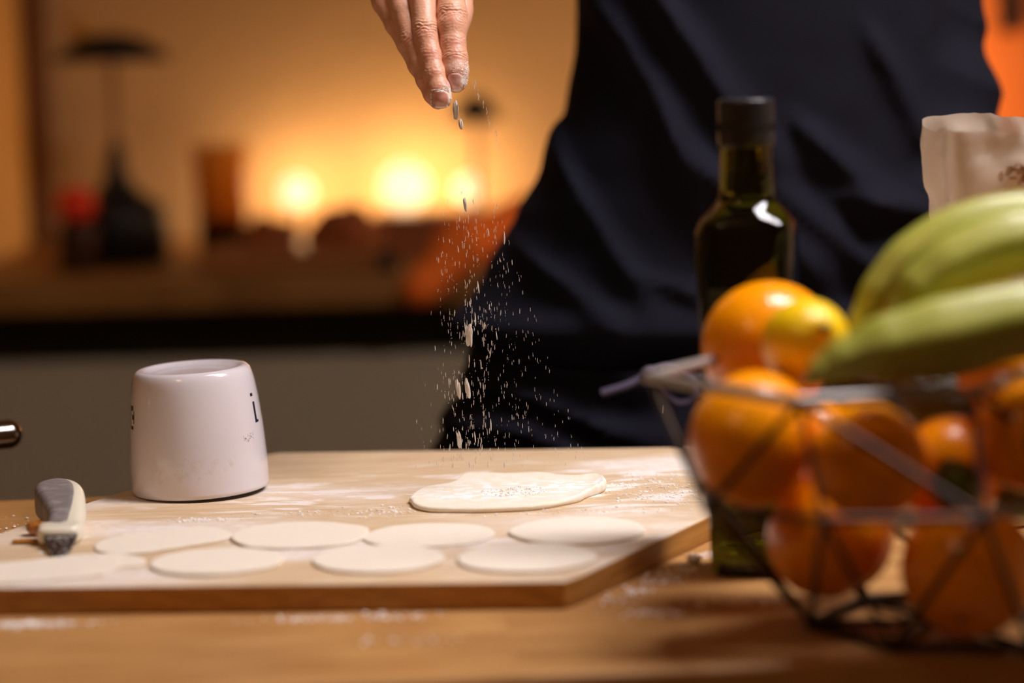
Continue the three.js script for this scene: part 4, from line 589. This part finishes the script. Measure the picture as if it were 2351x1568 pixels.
// ---------------------------------------------------------------- falling flour: grains in short strings, as they leave the fingers
{
  const L = [], axes = [0, 1, 2].map((i) => new THREE.Vector3().setFromMatrixColumn(hand2world, i)), Q = new THREE.Vector3();
  const put = (px, py, dz, s, sy = 1) => { Q.copy(HP).addScaledVector(axes[0], px - 1000).addScaledVector(axes[1], 100 - py).addScaledVector(axes[2], dz); if (Q.y > BT + 0.002) L.push([Q.x, Q.y, Q.z, s, sy, 0.14]); };
  const string = (px, py, len, w, dz, lean = 0.1) => { put(px, py, dz, w * (0.15 + 0.11 * rnd()), clamp(len * 0.48 / (w * 0.2), 1.5, 9)); const n = Math.floor(rnd() * 3); for (let i = 0; i < n; i++) { const t = (rnd() - 0.5) * 1.3; put(px + lean * len * t + (rnd() - 0.5) * w, py + len * t, dz + (rnd() - 0.5) * w, w * (0.1 + 0.1 * rnd()), 2.2); } };
  const flakes = [[1046, 252, 46, 11], [1058, 285, 26, 9], [1077, 770, 54, 13], [1052, 893, 48, 10], [1073, 892, 48, 10], [1068, 470, 34, 7], [1054, 1010, 40, 9], [1140, 770, 30, 4], [1091, 735, 34, 6], [1098, 660, 30, 5], [1158, 548, 26, 5], [1089, 203, 18, 4], [1092, 195, 12, 3], [1098, 222, 14, 3], [1139, 303, 26, 3], [1126, 810, 36, 4], [1091, 1005, 26, 5], [1127, 975, 34, 5], [1522, 940, 22, 4], [1082, 760, 50, 6]];
  for (const [x, y, l, w] of flakes) { const dz = (rnd() - 0.5) * 30; if (w > 6) { put(x, y, dz, w * 0.46, l * 0.5 / (w * 0.46)); put(x + w * 0.3, y + l * 0.1, dz + 2, w * 0.3, l * 0.42 / (w * 0.3)); put(x - w * 0.35, y - l * 0.08, dz - 1, w * 0.26, l * 0.36 / (w * 0.26)); } else string(x, y, l, w * 1.4, dz, 0.14); }
  for (let i = 0; i < 26; i++) string(1090 + i * 2.2 + (rnd() - 0.5) * 10, 190 + i * 6, 8 + rnd() * 10, 1.6 + rnd(), (rnd() - 0.5) * 60, 0.2);
  for (let i = 0; i < 560; i++) { // a narrow curtain that widens downwards, thin to the right
    const v = Math.pow(rnd(), 0.62), y = 400 + v * 670, far = rnd() < 0.3, spread = 34 + v * 42; const x = far ? 1120 + v * 40 + rnd() * 190 * v : 1068 + 14 * v + (rnd() + rnd() + rnd() - 1.5) * spread * 1.5; const near = Math.exp(-(((x - 1080) / 60) ** 2));
    string(x, y, far ? 6 + rnd() * 16 : 12 + rnd() * 24, far ? 1.5 + rnd() * 1.4 : 1.8 + rnd() * 1.5 + near * rnd() * 2.4 * rnd(), (rnd() - 0.5) * 150, 0.05 + 0.12 * (x - 1060) / 150);
  }
  grains('falling_flour', 'white flour grains falling from the fingers towards the large dough', L, HS, std('#d8ccbe', 0.95));
}

renderer.render(scene, camera);
